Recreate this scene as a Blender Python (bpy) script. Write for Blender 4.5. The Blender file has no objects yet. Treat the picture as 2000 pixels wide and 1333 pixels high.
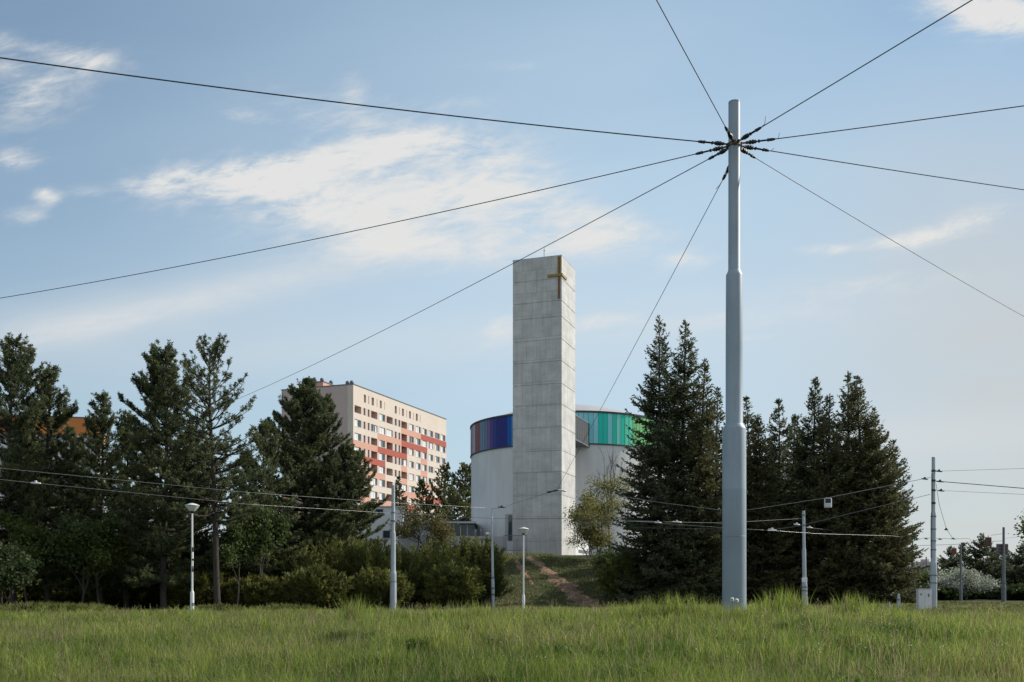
import bpy, math, random
import numpy as np
from mathutils import Vector

# ------------------------------------------------------------------ set-up
F = 1944.0          # focal length of the photograph in its own pixels (35 mm on 36 mm)
E = 1.2             # eye height over the ground at the camera
S = bpy.context.scene
COL = S.collection
R = math.radians
rnd = random.Random(7)

def P(px, py, Y):
    """point at true distance Y that lies in the photograph's direction (px, py)"""
    return ((px - 1000) / F * Y, Y, E + (1150 - py) / F * Y)

def X(px, Y):
    return (px - 1000) / F * Y

def sstep(a, b, x):
    t = np.clip((np.asarray(x, float) - a) / (b - a), 0, 1)
    return t * t * (3 - 2 * t)

_T = np.random.default_rng(5).random((256, 256))
def vnoise(x, y):
    x = np.asarray(x, float); y = np.asarray(y, float)
    xi = np.floor(x).astype(int); yi = np.floor(y).astype(int)
    fx = x - xi; fy = y - yi
    fx = fx * fx * (3 - 2 * fx); fy = fy * fy * (3 - 2 * fy)
    g = lambda i, j: _T[i % 256, j % 256]
    return (g(xi, yi) * (1 - fx) + g(xi + 1, yi) * fx) * (1 - fy) + (g(xi, yi + 1) * (1 - fx) + g(xi + 1, yi + 1) * fx) * fy

def fbm(x, y, o=4):
    s = 0; a = .5
    for k in range(o):
        s = s + a * vnoise(x * 2 ** k + 17.3 * k, y * 2 ** k + 5.1 * k); a *= .5
    return s

def gz(x, y):
    """terrain height"""
    x = np.asarray(x, float); y = np.asarray(y, float)
    m = .36 * sstep(-6.0, -1.5, x) - .22 * sstep(7.0, 9.5, x) + .10 * sstep(1.5, 4.5, x)
    z = m * sstep(3, 22, y) * (1 - 1.75 * sstep(26, 44, y))
    z = z - .45 * sstep(46, 62, y) * (1 - sstep(-6.0, -1.5, x))
    z = z + .16 * (fbm(x * .35, y * .35) - .47) + .09 * (vnoise(x * 1.3, y * 1.3) - .5) + .07 * (vnoise(x * .62 + 31, y * .5) - .5)
    # embankment up to the church terrace, ending in the spruce stand at the right
    right = sstep(9, 19, x - (y - 95) * .25)
    s0 = 79 + 3 * (vnoise(x * .15, 3.3) - .5)
    bank = sstep(0, 1, (y - s0) / 23.0) * 4.95 * (1 - right)
    z = z + bank
    z = z + 6.5 * sstep(118, 200, y) * (1 - sstep(10, 45, x))
    return z

def gz1(x, y):
    return float(gz(x, y))

# ------------------------------------------------------------------ objects
def tag(o, label=None, cat=None, group=None, kind=None):
    if label: o['label'] = label
    if cat: o['category'] = cat
    if group: o['group'] = group
    if kind: o['kind'] = kind
    return o

def empty(name, loc, label, cat, group=None, rz=0.0):
    o = bpy.data.objects.new(name, None)
    COL.objects.link(o)
    o.location = loc; o.rotation_euler = (0, 0, rz); o.empty_display_size = .3
    return tag(o, label, cat, group)

def link_mesh(name, me, parent=None):
    o = bpy.data.objects.new(name, me)
    COL.objects.link(o)
    if parent is not None: o.parent = parent
    return o

class MB:
    """collects boxes, tubes and lathes into one mesh"""
    def __init__(s): s.v = []; s.f = []; s.m = []; s.sm = []
    def add(s, vs, fs, mat=0, smooth=False):
        b = len(s.v); s.v += [tuple(p) for p in vs]
        for f in fs:
            s.f.append(tuple(b + i for i in f)); s.m.append(mat); s.sm.append(smooth)
    def box(s, x0, x1, y0, y1, z0, z1, mat=0):
        v = [(x, y, z) for z in (z0, z1) for y in (y0, y1) for x in (x0, x1)]
        s.add(v, [(0, 2, 3, 1), (4, 5, 7, 6), (0, 1, 5, 4), (2, 6, 7, 3), (0, 4, 6, 2), (1, 3, 7, 5)], mat)
    def bbox(s, c, size, rz=0, mat=0, b=0.0):
        """bevelled upright box"""
        hx, hy, hz = [q / 2 for q in size]
        b = min(b, hx * .9, hy * .9, hz * .9)
        cs, sn = math.cos(rz), math.sin(rz)
        def ring(ix, iy, z):
            pts = [(ix - b, -iy), (ix, -iy + b), (ix, iy - b), (ix - b, iy), (-ix + b, iy), (-ix, iy - b), (-ix, -iy + b), (-ix + b, -iy)] if b > 0 else [(ix, -iy), (ix, iy), (-ix, iy), (-ix, -iy)]
            return [(c[0] + x * cs - y * sn, c[1] + x * sn + y * cs, c[2] + z) for x, y in pts]
        if b > 0:
            rings = [ring(hx - b, hy - b, -hz), ring(hx, hy, -hz + b), ring(hx, hy, hz - b), ring(hx - b, hy - b, hz)]
        else:
            rings = [ring(hx, hy, -hz), ring(hx, hy, hz)]
        n = len(rings[0]); v = [p for r in rings for p in r]; f = []
        for k in range(len(rings) - 1):
            for i in range(n):
                j = (i + 1) % n
                f.append((k * n + i, k * n + j, (k + 1) * n + j, (k + 1) * n + i))
        f.append(tuple(range(n - 1, -1, -1))); f.append(tuple((len(rings) - 1) * n + i for i in range(n)))
        s.add(v, f, mat)
    def tube(s, pts, rad, n=8, mat=0, cap=True, smooth=True):
        pts = [Vector(p) for p in pts]
        if not hasattr(rad, '__len__'): rad = [rad] * len(pts)
        v = []; up = Vector((0, 0, 1)); prev = None
        for i, p in enumerate(pts):
            d = (pts[min(i + 1, len(pts) - 1)] - pts[max(i - 1, 0)]).normalized()
            if prev is None:
                a = d.cross(up)
                if a.length < 1e-3: a = d.cross(Vector((1, 0, 0)))
            else:
                a = prev - d * prev.dot(d)
                if a.length < 1e-4: a = d.cross(up)
            a.normalize(); prev = a; b = d.cross(a)
            for k in range(n):
                t = 2 * math.pi * k / n
                v.append(p + (a * math.cos(t) + b * math.sin(t)) * rad[i])
        f = []
        for i in range(len(pts) - 1):
            for k in range(n):
                j = (k + 1) % n
                f.append((i * n + k, i * n + j, (i + 1) * n + j, (i + 1) * n + k))
        s.add(v, f, mat, smooth)
        if cap:
            b = len(s.v) - len(v)
            s.f.append(tuple(b + k for k in range(n - 1, -1, -1))); s.m.append(mat); s.sm.append(False)
            s.f.append(tuple(b + (len(pts) - 1) * n + k for k in range(n))); s.m.append(mat); s.sm.append(False)
    def lathe(s, prof, c=(0, 0, 0), n=32, mat=0, smooth=True, a0=0, a1=2 * math.pi, axis=None):
        full = abs(a1 - a0 - 2 * math.pi) < 1e-6
        m = n if full else n + 1
        v = []
        if axis is not None:
            q = Vector(axis).to_track_quat('Z', 'Y')
        for r, z in prof:
            for k in range(m):
                t = a0 + (a1 - a0) * k / n
                p = Vector((r * math.cos(t), r * math.sin(t), z))
                if axis is not None: p = q @ p
                v.append((c[0] + p.x, c[1] + p.y, c[2] + p.z))
        f = []
        for i in range(len(prof) - 1):
            for k in range(n):
                j = (k + 1) % m if full else k + 1
                f.append((i * m + k, i * m + j, (i + 1) * m + j, (i + 1) * m + k))
        s.add(v, f, mat, smooth)
    def build(s, name, mats, parent=None):
        me = bpy.data.meshes.new(name)
        me.from_pydata(s.v, [], s.f)
        if not isinstance(mats, (list, tuple)): mats = [mats]
        for m in mats: me.materials.append(m)
        me.polygons.foreach_set('material_index', s.m)
        me.polygons.foreach_set('use_smooth', s.sm)
        me.update()
        return link_mesh(name, me, parent)

def np_mesh(name, V, counts, idx, mat, parent=None, tint=None, smooth=False):
    """mesh straight from arrays; counts = loops per face"""
    me = bpy.data.meshes.new(name)
    V = np.ascontiguousarray(V, np.float32); idx = np.ascontiguousarray(idx, np.int32)
    counts = np.ascontiguousarray(counts, np.int32)
    me.vertices.add(len(V)); me.vertices.foreach_set('co', V.ravel())
    me.loops.add(len(idx)); me.loops.foreach_set('vertex_index', idx)
    me.polygons.add(len(counts))
    st = np.concatenate([[0], np.cumsum(counts)[:-1]]).astype(np.int32)
    me.polygons.foreach_set('loop_start', st)
    if smooth: me.polygons.foreach_set('use_smooth', np.ones(len(counts), bool))
    me.materials.append(mat)
    if tint is not None:
        a = me.color_attributes.new('tint', 'FLOAT_COLOR', 'POINT')
        c = np.ones((len(V), 4), np.float32); c[:, :3] = tint
        a.data.foreach_set('color', c.ravel())
    me.update(calc_edges=True)
    return link_mesh(name, me, parent)

def unit(v):
    return v / np.maximum(np.linalg.norm(v, axis=-1, keepdims=True), 1e-9)

class Foliage:
    """thousands of small leaf- or needle-shaped faces"""
    def __init__(s, seed): s.rng = np.random.default_rng(seed); s.P = []; s.D = []; s.L = []; s.W = []; s.T = []
    def add(s, Pp, D, L, W, T):
        n = len(Pp)
        s.P.append(np.asarray(Pp, float)); s.D.append(unit(np.asarray(D, float)))
        s.L.append(np.broadcast_to(L, (n,)).astype(float)); s.W.append(np.broadcast_to(W, (n,)).astype(float))
        s.T.append(np.broadcast_to(T, (n,)).astype(float))
    def build(s, name, mat, parent):
        Pp = np.concatenate(s.P); D = np.concatenate(s.D); L = np.concatenate(s.L)[:, None]; W = np.concatenate(s.W)[:, None]; T = np.concatenate(s.T)
        n = len(Pp)
        q = unit(np.cross(D, s.rng.normal(size=(n, 3))))
        V = np.stack([Pp, Pp + D * L * .45 + q * W * .5, Pp + D * L, Pp + D * L * .45 - q * W * .5], 1).reshape(-1, 3)
        tint = np.repeat(np.stack([T, s.rng.random(n), np.zeros(n)], 1), 4, 0)
        return np_mesh(name, V, np.full(n, 4), np.arange(4 * n), mat, parent, tint)

def tubes_np(pts, rad, n=4):
    """many tubes at once: pts (N,K,3), rad (N,K)"""
    N, K, _ = pts.shape
    d = np.gradient(pts, axis=1); d = unit(d)
    ref = np.where(np.abs(d[..., 2:3]) > .9, np.array([1., 0, 0]), np.array([0., 0, 1]))
    a = unit(np.cross(d, ref)); b = np.cross(d, a)
    t = 2 * np.pi * np.arange(n) / n
    V = pts[:, :, None, :] + (a[:, :, None, :] * np.cos(t)[None, None, :, None] + b[:, :, None, :] * np.sin(t)[None, None, :, None]) * rad[:, :, None, None]
    base = (np.arange(N) * K * n)[:, None, None] + (np.arange(K - 1) * n)[None, :, None]
    k = np.arange(n)[None, None, :]; k2 = (np.arange(n) + 1)[None, None, :] % n
    Fq = np.stack([base + k, base + k2, base + n + k2, base + n + k], -1).reshape(-1)
    return V.reshape(-1, 3), Fq

def build_tubes(name, lst, mat, parent, n=5):
    Vs = []; Is = []; off = 0
    for pts, rad, m in lst:
        V, I = tubes_np(pts, rad, m)
        Vs.append(V); Is.append(I + off); off += len(V)
    V = np.concatenate(Vs); I = np.concatenate(Is)
    return np_mesh(name, V, np.full(len(I) // 4, 4), I, mat, parent, smooth=True)

# ------------------------------------------------------------------ materials
def new_mat(name):
    m = bpy.data.materials.new(name); m.use_nodes = True
    nt = m.node_tree; b = nt.nodes['Principled BSDF']
    return m, nt, b

def N(nt, typ, **kw):
    n = nt.nodes.new(typ)
    for k, v in kw.items():
        if k.startswith('i_'):
            key = k[2:]
            n.inputs[int(key) if key.isdigit() else key.replace('_', ' ')].default_value = v
        else: setattr(n, k, v)
    return n

def L(nt, a, b): nt.links.new(a, b)

def rgba(c): return (c[0], c[1], c[2], 1)

def M(name, col, rough=.6, var=.15, scale=3.0, bump=0.0, metal=0.0, stretch=(1, 1, 1), detail=6, spec=.5, var2=0.0, scale2=.5):
    m, nt, b = new_mat(name)
    tc = N(nt, 'ShaderNodeTexCoord'); mp = N(nt, 'ShaderNodeMapping'); mp.inputs['Scale'].default_value = stretch
    L(nt, tc.outputs['Object'], mp.inputs['Vector'])
    nz = N(nt, 'ShaderNodeTexNoise'); nz.inputs['Scale'].default_value = scale; nz.inputs['Detail'].default_value = detail; nz.inputs['Roughness'].default_value = .65
    L(nt, mp.outputs[0], nz.inputs['Vector'])
    rp = N(nt, 'ShaderNodeMapRange'); rp.inputs[1].default_value = .3; rp.inputs[2].default_value = .7
    rp.inputs[3].default_value = 1 - var; rp.inputs[4].default_value = 1 + var
    L(nt, nz.outputs['Fac'], rp.inputs[0])
    last = rp.outputs[0]
    if var2:
        n2 = N(nt, 'ShaderNodeTexNoise'); n2.inputs['Scale'].default_value = scale2; n2.inputs['Detail'].default_value = 4
        L(nt, tc.outputs['Object'], n2.inputs['Vector'])
        r2 = N(nt, 'ShaderNodeMapRange'); r2.inputs[1].default_value = .3; r2.inputs[2].default_value = .7
        r2.inputs[3].default_value = 1 - var2; r2.inputs[4].default_value = 1 + var2
        L(nt, n2.outputs['Fac'], r2.inputs[0])
        mu = N(nt, 'ShaderNodeMath', operation='MULTIPLY'); L(nt, last, mu.inputs[0]); L(nt, r2.outputs[0], mu.inputs[1]); last = mu.outputs[0]
    vm = N(nt, 'ShaderNodeVectorMath', operation='SCALE'); vm.inputs[0].default_value = col
    L(nt, last, vm.inputs['Scale']); L(nt, vm.outputs[0], b.inputs['Base Color'])
    b.inputs['Roughness'].default_value = rough; b.inputs['Metallic'].default_value = metal
    b.inputs['Specular IOR Level'].default_value = spec
    if bump:
        bp = N(nt, 'ShaderNodeBump'); bp.inputs['Strength'].default_value = bump; bp.inputs['Distance'].default_value = .02
        L(nt, nz.outputs['Fac'], bp.inputs['Height']); L(nt, bp.outputs[0], b.inputs['Normal'])
    return m

def pole_paint():
    m = M('grey blue pole paint', (.245, .30, .345), .45, .10, 3.0, .08, stretch=(1, 1, .22), var2=.12, scale2=.8)
    nt = m.node_tree; b = nt.nodes['Principled BSDF']; src = b.inputs['Base Color'].links[0].from_socket
    tc = N(nt, 'ShaderNodeTexCoord'); mp = N(nt, 'ShaderNodeMapping'); mp.inputs['Scale'].default_value = (9, 9, .55); L(nt, tc.outputs['Object'], mp.inputs[0])
    nz = N(nt, 'ShaderNodeTexNoise'); nz.inputs['Scale'].default_value = 1.6; nz.inputs['Detail'].default_value = 8; nz.inputs['Roughness'].default_value = .7; L(nt, mp.outputs[0], nz.inputs['Vector'])
    r = N(nt, 'ShaderNodeMapRange'); r.inputs[1].default_value = .56; r.inputs[2].default_value = .74; r.inputs[4].default_value = .55; L(nt, nz.outputs['Fac'], r.inputs[0])
    x = N(nt, 'ShaderNodeMix', data_type='RGBA'); L(nt, r.outputs[0], x.inputs[0]); L(nt, src, x.inputs[6]); x.inputs[7].default_value = (.155, .175, .185, 1)
    n2 = N(nt, 'ShaderNodeTexNoise'); n2.inputs['Scale'].default_value = 7; n2.inputs['Detail'].default_value = 9; n2.inputs['Roughness'].default_value = .75; L(nt, tc.outputs['Object'], n2.inputs['Vector'])
    r2 = N(nt, 'ShaderNodeMapRange'); r2.inputs[1].default_value = .68; r2.inputs[2].default_value = .74; r2.inputs[4].default_value = .75; L(nt, n2.outputs['Fac'], r2.inputs[0])
    y = N(nt, 'ShaderNodeMix', data_type='RGBA'); L(nt, r2.outputs[0], y.inputs[0]); L(nt, x.outputs[2], y.inputs[6]); y.inputs[7].default_value = (.20, .125, .085, 1)
    # second coat of paint, slightly paler, above the height of a man on a ladder
    sx = N(nt, 'ShaderNodeSeparateXYZ'); L(nt, tc.outputs['Object'], sx.inputs[0])
    r3 = N(nt, 'ShaderNodeMapRange'); r3.inputs[1].default_value = 2.84; r3.inputs[2].default_value = 2.87; r3.inputs[3].default_value = .90; r3.inputs[4].default_value = 1.04; L(nt, sx.outputs[2], r3.inputs[0])
    v = N(nt, 'ShaderNodeVectorMath', operation='SCALE'); L(nt, y.outputs[2], v.inputs[0]); L(nt, r3.outputs[0], v.inputs['Scale'])
    L(nt, v.outputs[0], b.inputs['Base Color'])
    return m

def foliage_mat(name, ca, cb, trans=.3, tcol=1.4, cc=None, vr=.28):
    """leaf colour between two real tones, chosen per shoot; light passes through"""
    m, nt, b = new_mat(name)
    at = N(nt, 'ShaderNodeAttribute', attribute_name='tint')
    sp = N(nt, 'ShaderNodeSeparateColor'); L(nt, at.outputs['Color'], sp.inputs[0])
    mx = N(nt, 'ShaderNodeMix', data_type='RGBA'); mx.inputs[6].default_value = rgba(ca); mx.inputs[7].default_value = rgba(cb)
    L(nt, sp.outputs[0], mx.inputs[0])
    col = mx.outputs[2]
    if cc:
        m2 = N(nt, 'ShaderNodeMix', data_type='RGBA'); m2.inputs[7].default_value = rgba(cc)
        L(nt, sp.outputs[2], m2.inputs[0]); L(nt, col, m2.inputs[6]); col = m2.outputs[2]
    r2 = N(nt, 'ShaderNodeMapRange'); r2.inputs[3].default_value = 1 - vr; r2.inputs[4].default_value = 1 + vr
    L(nt, sp.outputs[1], r2.inputs[0])
    vm = N(nt, 'ShaderNodeVectorMath', operation='SCALE'); L(nt, col, vm.inputs[0]); L(nt, r2.outputs[0], vm.inputs['Scale'])
    L(nt, vm.outputs[0], b.inputs['Base Color'])
    b.inputs['Roughness'].default_value = .6; b.inputs['Specular IOR Level'].default_value = .25
    tr = N(nt, 'ShaderNodeBsdfTranslucent')
    v2 = N(nt, 'ShaderNodeVectorMath', operation='SCALE'); v2.inputs['Scale'].default_value = tcol
    L(nt, vm.outputs[0], v2.inputs[0]); L(nt, v2.outputs[0], tr.inputs['Color'])
    ms = N(nt, 'ShaderNodeMixShader'); ms.inputs[0].default_value = trans
    L(nt, b.outputs[0], ms.inputs[1]); L(nt, tr.outputs[0], ms.inputs[2])
    L(nt, ms.outputs[0], nt.nodes['Material Output'].inputs['Surface'])
    return m

def concrete_mat():
    """board-marked tower concrete: cloudy lifts, vertical runs and faint formwork joints"""
    m, nt, b = new_mat('exposed concrete')
    tc = N(nt, 'ShaderNodeTexCoord'); sx = N(nt, 'ShaderNodeSeparateXYZ'); L(nt, tc.outputs['Object'], sx.inputs[0])
    ad = N(nt, 'ShaderNodeMath', operation='ADD'); L(nt, sx.outputs[0], ad.inputs[0]); L(nt, sx.outputs[1], ad.inputs[1])
    cb = N(nt, 'ShaderNodeCombineXYZ'); L(nt, ad.outputs[0], cb.inputs[0]); L(nt, sx.outputs[2], cb.inputs[1])
    br = N(nt, 'ShaderNodeTexBrick'); br.offset = .43; br.offset_frequency = 3
    br.inputs['Scale'].default_value = 1; br.inputs['Brick Width'].default_value = 1.08; br.inputs['Row Height'].default_value = 2.36
    br.inputs['Mortar Size'].default_value = .022; br.inputs['Mortar Smooth'].default_value = .6
    br.inputs['Color1'].default_value = (.94, .94, .94, 1); br.inputs['Color2'].default_value = (1.06, 1.06, 1.06, 1); br.inputs['Mortar'].default_value = (.62, .62, .63, 1)
    L(nt, cb.outputs[0], br.inputs['Vector'])
    def noise(scale, st, lo, hi, detail=7):
        mp = N(nt, 'ShaderNodeMapping'); mp.inputs['Scale'].default_value = st; L(nt, tc.outputs['Object'], mp.inputs[0])
        nz = N(nt, 'ShaderNodeTexNoise'); nz.inputs['Scale'].default_value = scale; nz.inputs['Detail'].default_value = detail; nz.inputs['Roughness'].default_value = .62
        L(nt, mp.outputs[0], nz.inputs['Vector'])
        r = N(nt, 'ShaderNodeMapRange'); r.inputs[1].default_value = .3; r.inputs[2].default_value = .7; r.inputs[3].default_value = lo; r.inputs[4].default_value = hi
        L(nt, nz.outputs['Fac'], r.inputs[0]); return r.outputs[0], nz
    a, n1 = noise(.55, (1, 1, 1.6), .84, 1.16)
    c, n2 = noise(1.4, (2.2, 2.2, .22), .91, 1.09)
    d, n3 = noise(6, (1, 1, 1), .93, 1.07)
    last = a
    for o in (c, d):
        mu = N(nt, 'ShaderNodeMath', operation='MULTIPLY'); L(nt, last, mu.inputs[0]); L(nt, o, mu.inputs[1]); last = mu.outputs[0]
    vm = N(nt, 'ShaderNodeVectorMath', operation='SCALE'); L(nt, br.outputs['Color'], vm.inputs[0]); L(nt, last, vm.inputs['Scale'])
    v2 = N(nt, 'ShaderNodeVectorMath', operation='MULTIPLY'); v2.inputs[1].default_value = (.52, .51, .49); L(nt, vm.outputs[0], v2.inputs[0])
    L(nt, v2.outputs[0], b.inputs['Base Color']); b.inputs['Roughness'].default_value = .85; b.inputs['Specular IOR Level'].default_value = .2
    bp = N(nt, 'ShaderNodeBump'); bp.inputs['Strength'].default_value = .25; bp.inputs['Distance'].default_value = .03
    L(nt, n2.outputs['Fac'], bp.inputs['Height']); L(nt, bp.outputs[0], b.inputs['Normal'])
    return m

def glass_mat(name, col, rough=.12, tr=0.0, spec=.6):
    m, nt, b = new_mat(name)
    b.inputs['Base Color'].default_value = rgba(col); b.inputs['Roughness'].default_value = rough
    b.inputs['Specular IOR Level'].default_value = spec; b.inputs['IOR'].default_value = 1.5
    tc = N(nt, 'ShaderNodeTexCoord'); nz = N(nt, 'ShaderNodeTexNoise'); nz.inputs['Scale'].default_value = .8
    L(nt, tc.outputs['Object'], nz.inputs['Vector'])
    bp = N(nt, 'ShaderNodeBump'); bp.inputs['Strength'].default_value = .08; bp.inputs['Distance'].default_value = .1
    L(nt, nz.outputs['Fac'], bp.inputs['Height']); L(nt, bp.outputs[0], b.inputs['Normal'])
    if tr:
        t = N(nt, 'ShaderNodeBsdfTranslucent'); t.inputs['Color'].default_value = rgba(col)
        ms = N(nt, 'ShaderNodeMixShader'); ms.inputs[0].default_value = tr
        L(nt, b.outputs[0], ms.inputs[1]); L(nt, t.outputs[0], ms.inputs[2]); L(nt, ms.outputs[0], nt.nodes['Material Output'].inputs['Surface'])
    return m

def ground_mat():
    m, nt, b = new_mat('meadow soil')
    geo = N(nt, 'ShaderNodeNewGeometry')
    def noise(scale, detail=6):
        nz = N(nt, 'ShaderNodeTexNoise'); nz.inputs['Scale'].default_value = scale; nz.inputs['Detail'].default_value = detail
        nz.inputs['Roughness'].default_value = .65; L(nt, geo.outputs['Position'], nz.inputs['Vector']); return nz.outputs['Fac']
    def mix(f, a, c, lo=.35, hi=.65):
        r = N(nt, 'ShaderNodeMapRange'); r.inputs[1].default_value = lo; r.inputs[2].default_value = hi; L(nt, f, r.inputs[0])
        x = N(nt, 'ShaderNodeMix', data_type='RGBA'); L(nt, r.outputs[0], x.inputs[0])
        for q, s in ((6, a), (7, c)):
            if isinstance(s, tuple): x.inputs[q].default_value = rgba(s)
            else: L(nt, s, x.inputs[q])
        return x.outputs[2]
    c1 = mix(noise(.45), (.034, .048, .016), (.075, .072, .032))
    c2 = mix(noise(5.0), (.028, .042, .014), (.085, .080, .04))
    c = mix(noise(1.3), c1, c2, .2, .8)
    L(nt, c, b.inputs['Base Color']); b.inputs['Roughness'].default_value = .95; b.inputs['Specular IOR Level'].default_value = .1
    bp = N(nt, 'ShaderNodeBump'); bp.inputs['Strength'].default_value = .6; bp.inputs['Distance'].default_value = .08
    L(nt, noise(9), bp.inputs['Height']); L(nt, bp.outputs[0], b.inputs['Normal'])
    return m

m_ground = ground_mat()
m_path = M('trodden red soil', (.21, .135, .088), .95, .5, 1.3, .8, spec=.1, var2=.3, scale2=3.5)
m_conc = concrete_mat()
m_render = M('white render', (.62, .62, .61), .85, .07, 1.2, .05, stretch=(1, 1, .18), var2=.08, scale2=.2, spec=.2)
m_render2 = M('grey render', (.42, .42, .42), .85, .08, .6, .05, spec=.2)
m_pole = pole_paint()
m_pole2 = M('pale galvanised pole', (.36, .40, .43), .45, .12, 4.0, .05, stretch=(1, 1, .3), var2=.10, scale2=.6)
m_pole3 = M('dark grey pole paint', (.13, .145, .165), .5, .12, 4.0, .05, stretch=(1, 1, .3))
m_lamp = M('white lamp enamel', (.66, .67, .66), .35, .05, 3)
m_dark = M('dark steel fitting', (.035, .034, .035), .5, .3, 20, metal=.3)
m_rust = M('weathered bronze fitting', (.10, .075, .05), .55, .35, 25, metal=.4)
m_wire = M('dark wire', (.030, .032, .036), .55, .1, 8, metal=.2)
m_wire2 = M('bright bare wire', (.42, .43, .42), .4, .1, 8, metal=.4)
m_wire3 = M('grey bare wire', (.13, .14, .15), .5, .1, 8, metal=.3)
m_porc = M('pale insulator', (.68, .68, .66), .3, .05, 8)
m_gold = M('dull bronze', (.30, .175, .04), .5, .3, 6, metal=.2)
m_goldb = M('rusty metal and recess shade', (.18, .085, .035), .6, .3, 8)
m_sign = M('weathered red brown sign', (.10, .04, .03), .6, .15, 4)
m_sign2 = M('red sign', (.22, .035, .03), .6, .1, 4)
m_alu = M('brushed aluminium', (.42, .44, .46), .38, .08, 4, metal=.5)
m_bridge = M('grey cladding', (.075, .08, .085), .85, .08, 2, spec=.15)
m_black = M('dark opening', (.012, .013, .015), .5, .1, 4)
m_cream = M('cream facade', (.60, .515, .445), .85, .04, .5, var2=.04, scale2=.1, spec=.2)
m_salmon = M('salmon facade', (.56, .31, .235), .85, .05, .5, spec=.2)
m_red = M('brick red facade', (.37, .10, .075), .85, .05, .5, spec=.2)
m_pink = M('pale pink facade', (.55, .43, .38), .85, .04, .5, spec=.2)
m_gable = M('grey pink facade', (.50, .395, .37), .85, .04, .3, var2=.05, scale2=.08, spec=.2)
m_logg = M('loggia back wall', (.33, .19, .155), .85, .15, .7, spec=.2)
m_orange = M('orange facade', (.60, .22, .07), .85, .05, .5, spec=.2)
m_white = M('white window frame', (.74, .74, .72), .5, .03, 3)
m_curt = M('pale curtain', (.60, .62, .62), .8, .10, 1.2, stretch=(6, 1, .3))
m_glass = glass_mat('dark window glass', (.035, .045, .055), .08)
m_bark = M('pine bark', (.055, .047, .041), .95, .35, 5, .6, stretch=(1, 1, .3), spec=.1)
m_bark2 = M('grey bark', (.12, .11, .10), .95, .3, 6, .5, stretch=(1, 1, .3), spec=.1)
m_pine2 = foliage_mat('sunlit pine needles', (.085, .10, .036), (.18, .18, .065), .35)  # paler copy of the pine needles with sunlight painted into the colour
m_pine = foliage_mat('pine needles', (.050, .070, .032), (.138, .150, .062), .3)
m_spruce = foliage_mat('spruce needles', (.044, .060, .034), (.116, .124, .058), .3)
m_spruce2 = foliage_mat('olive spruce needles', (.058, .062, .028), (.130, .122, .050), .28)
m_jun = foliage_mat('juniper sprays', (.040, .055, .019), (.195, .195, .045), .33)
m_leafy = foliage_mat('young yellow green leaves', (.055, .085, .018), (.125, .145, .032), .4)
m_leafd = foliage_mat('dark green leaves', (.042, .066, .020), (.105, .135, .038), .4)
m_leafb = foliage_mat('bronze spring leaves', (.085, .085, .028), (.17, .14, .055), .4)
m_leafk = foliage_mat('deep green leaves', (.026, .042, .015), (.060, .082, .026), .35)
m_leafo = foliage_mat('olive spring leaves', (.11, .115, .035), (.26, .235, .08), .45)
m_blos = foliage_mat('white blossom', (.17, .20, .13), (.40, .41, .35), .3)
m_grass = foliage_mat('grass blades', (.060, .112, .016), (.225, .275, .050), .45, 1.3, cc=(.30, .235, .13), vr=.5)
m_grassb = foliage_mat('bank grass blades', (.095, .125, .030), (.20, .20, .065), .35, 1.2, cc=(.24, .185, .105))

# ------------------------------------------------------------------ ground
def axis(segs):
    out = []
    for a, b, st in segs:
        out += list(np.arange(a, b, st))
    return np.array(out + [segs[-1][1]])
gx = axis([(-1500, -200, 100), (-200, -60, 7), (-60, -24, 2), (-24, 24, .5), (24, 60, 2), (60, 200, 7), (200, 1500, 100)])
gy = axis([(-60, -4, 4), (-4, 46, .5), (46, 130, 1.0), (130, 260, 5), (260, 2600, 90)])
GX, GY = np.meshgrid(gx, gy)
V = np.stack([GX, GY, gz(GX, GY)], -1).reshape(-1, 3)
nx, ny = len(gx), len(gy)
I = (np.arange(ny - 1)[:, None] * nx + np.arange(nx - 1)[None, :])
Fq = np.stack([I, I + 1, I + nx + 1, I + nx], -1).reshape(-1)
ground = np_mesh('ground', V, np.full(len(Fq) // 4, 4), Fq, m_ground, smooth=True)
tag(ground, kind='structure')

# trodden path down the embankment: a strip following the slope
def strip(name, pts, mat, lift=.03):
    rows = []
    n = 60
    pts = np.array(pts, float)
    tt = np.linspace(0, len(pts) - 1, n)
    q = np.stack([np.interp(tt, np.arange(len(pts)), pts[:, k]) for k in range(3)], 1)
    mb_v = []; fs = []
    K = 7
    for i in range(n):
        d = q[min(i + 1, n - 1), :2] - q[max(i - 1, 0), :2]; d /= np.linalg.norm(d); s = np.array([-d[1], d[0]])
        for k in range(K):
            w = q[i, 2] * ((k / (K - 1)) * 2 - 1) * (.45 + 1.0 * vnoise(i * .55, (k > 3) * 3 + 11))
            p = q[i, :2] + s * w
            mb_v.append((p[0], p[1], gz1(p[0], p[1]) + lift * (1 - abs(k / (K - 1) * 2 - 1) ** 4) - (.03 if k in (0, K - 1) else 0)))
    for i in range(n - 1):
        for k in range(K - 1):
            a = i * K + k; fs.append((a, a + 1, a + K + 1, a + K))
    mb = MB(); mb.add(mb_v, fs, 0, True)
    return mb.build(name, mat)
path = strip('path', [(X(1030, 97), 97.5, .3), (X(1062, 93), 93.2, .6), (X(1095, 89), 89.3, 1.0), (X(1128, 85.5), 85.3, 1.1), (X(1165, 81), 81, 1.7), (X(1185, 78), 77, 2.0)], m_path, .05)
tag(path, kind='structure')
p2 = strip('path', [(X(1008, 95), 96, .2), (X(1018, 92), 92.5, .45), (X(1030, 90), 90, .35), (X(1040, 88), 87.5, .15)], m_path, .04); tag(p2, kind='structure')
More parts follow.
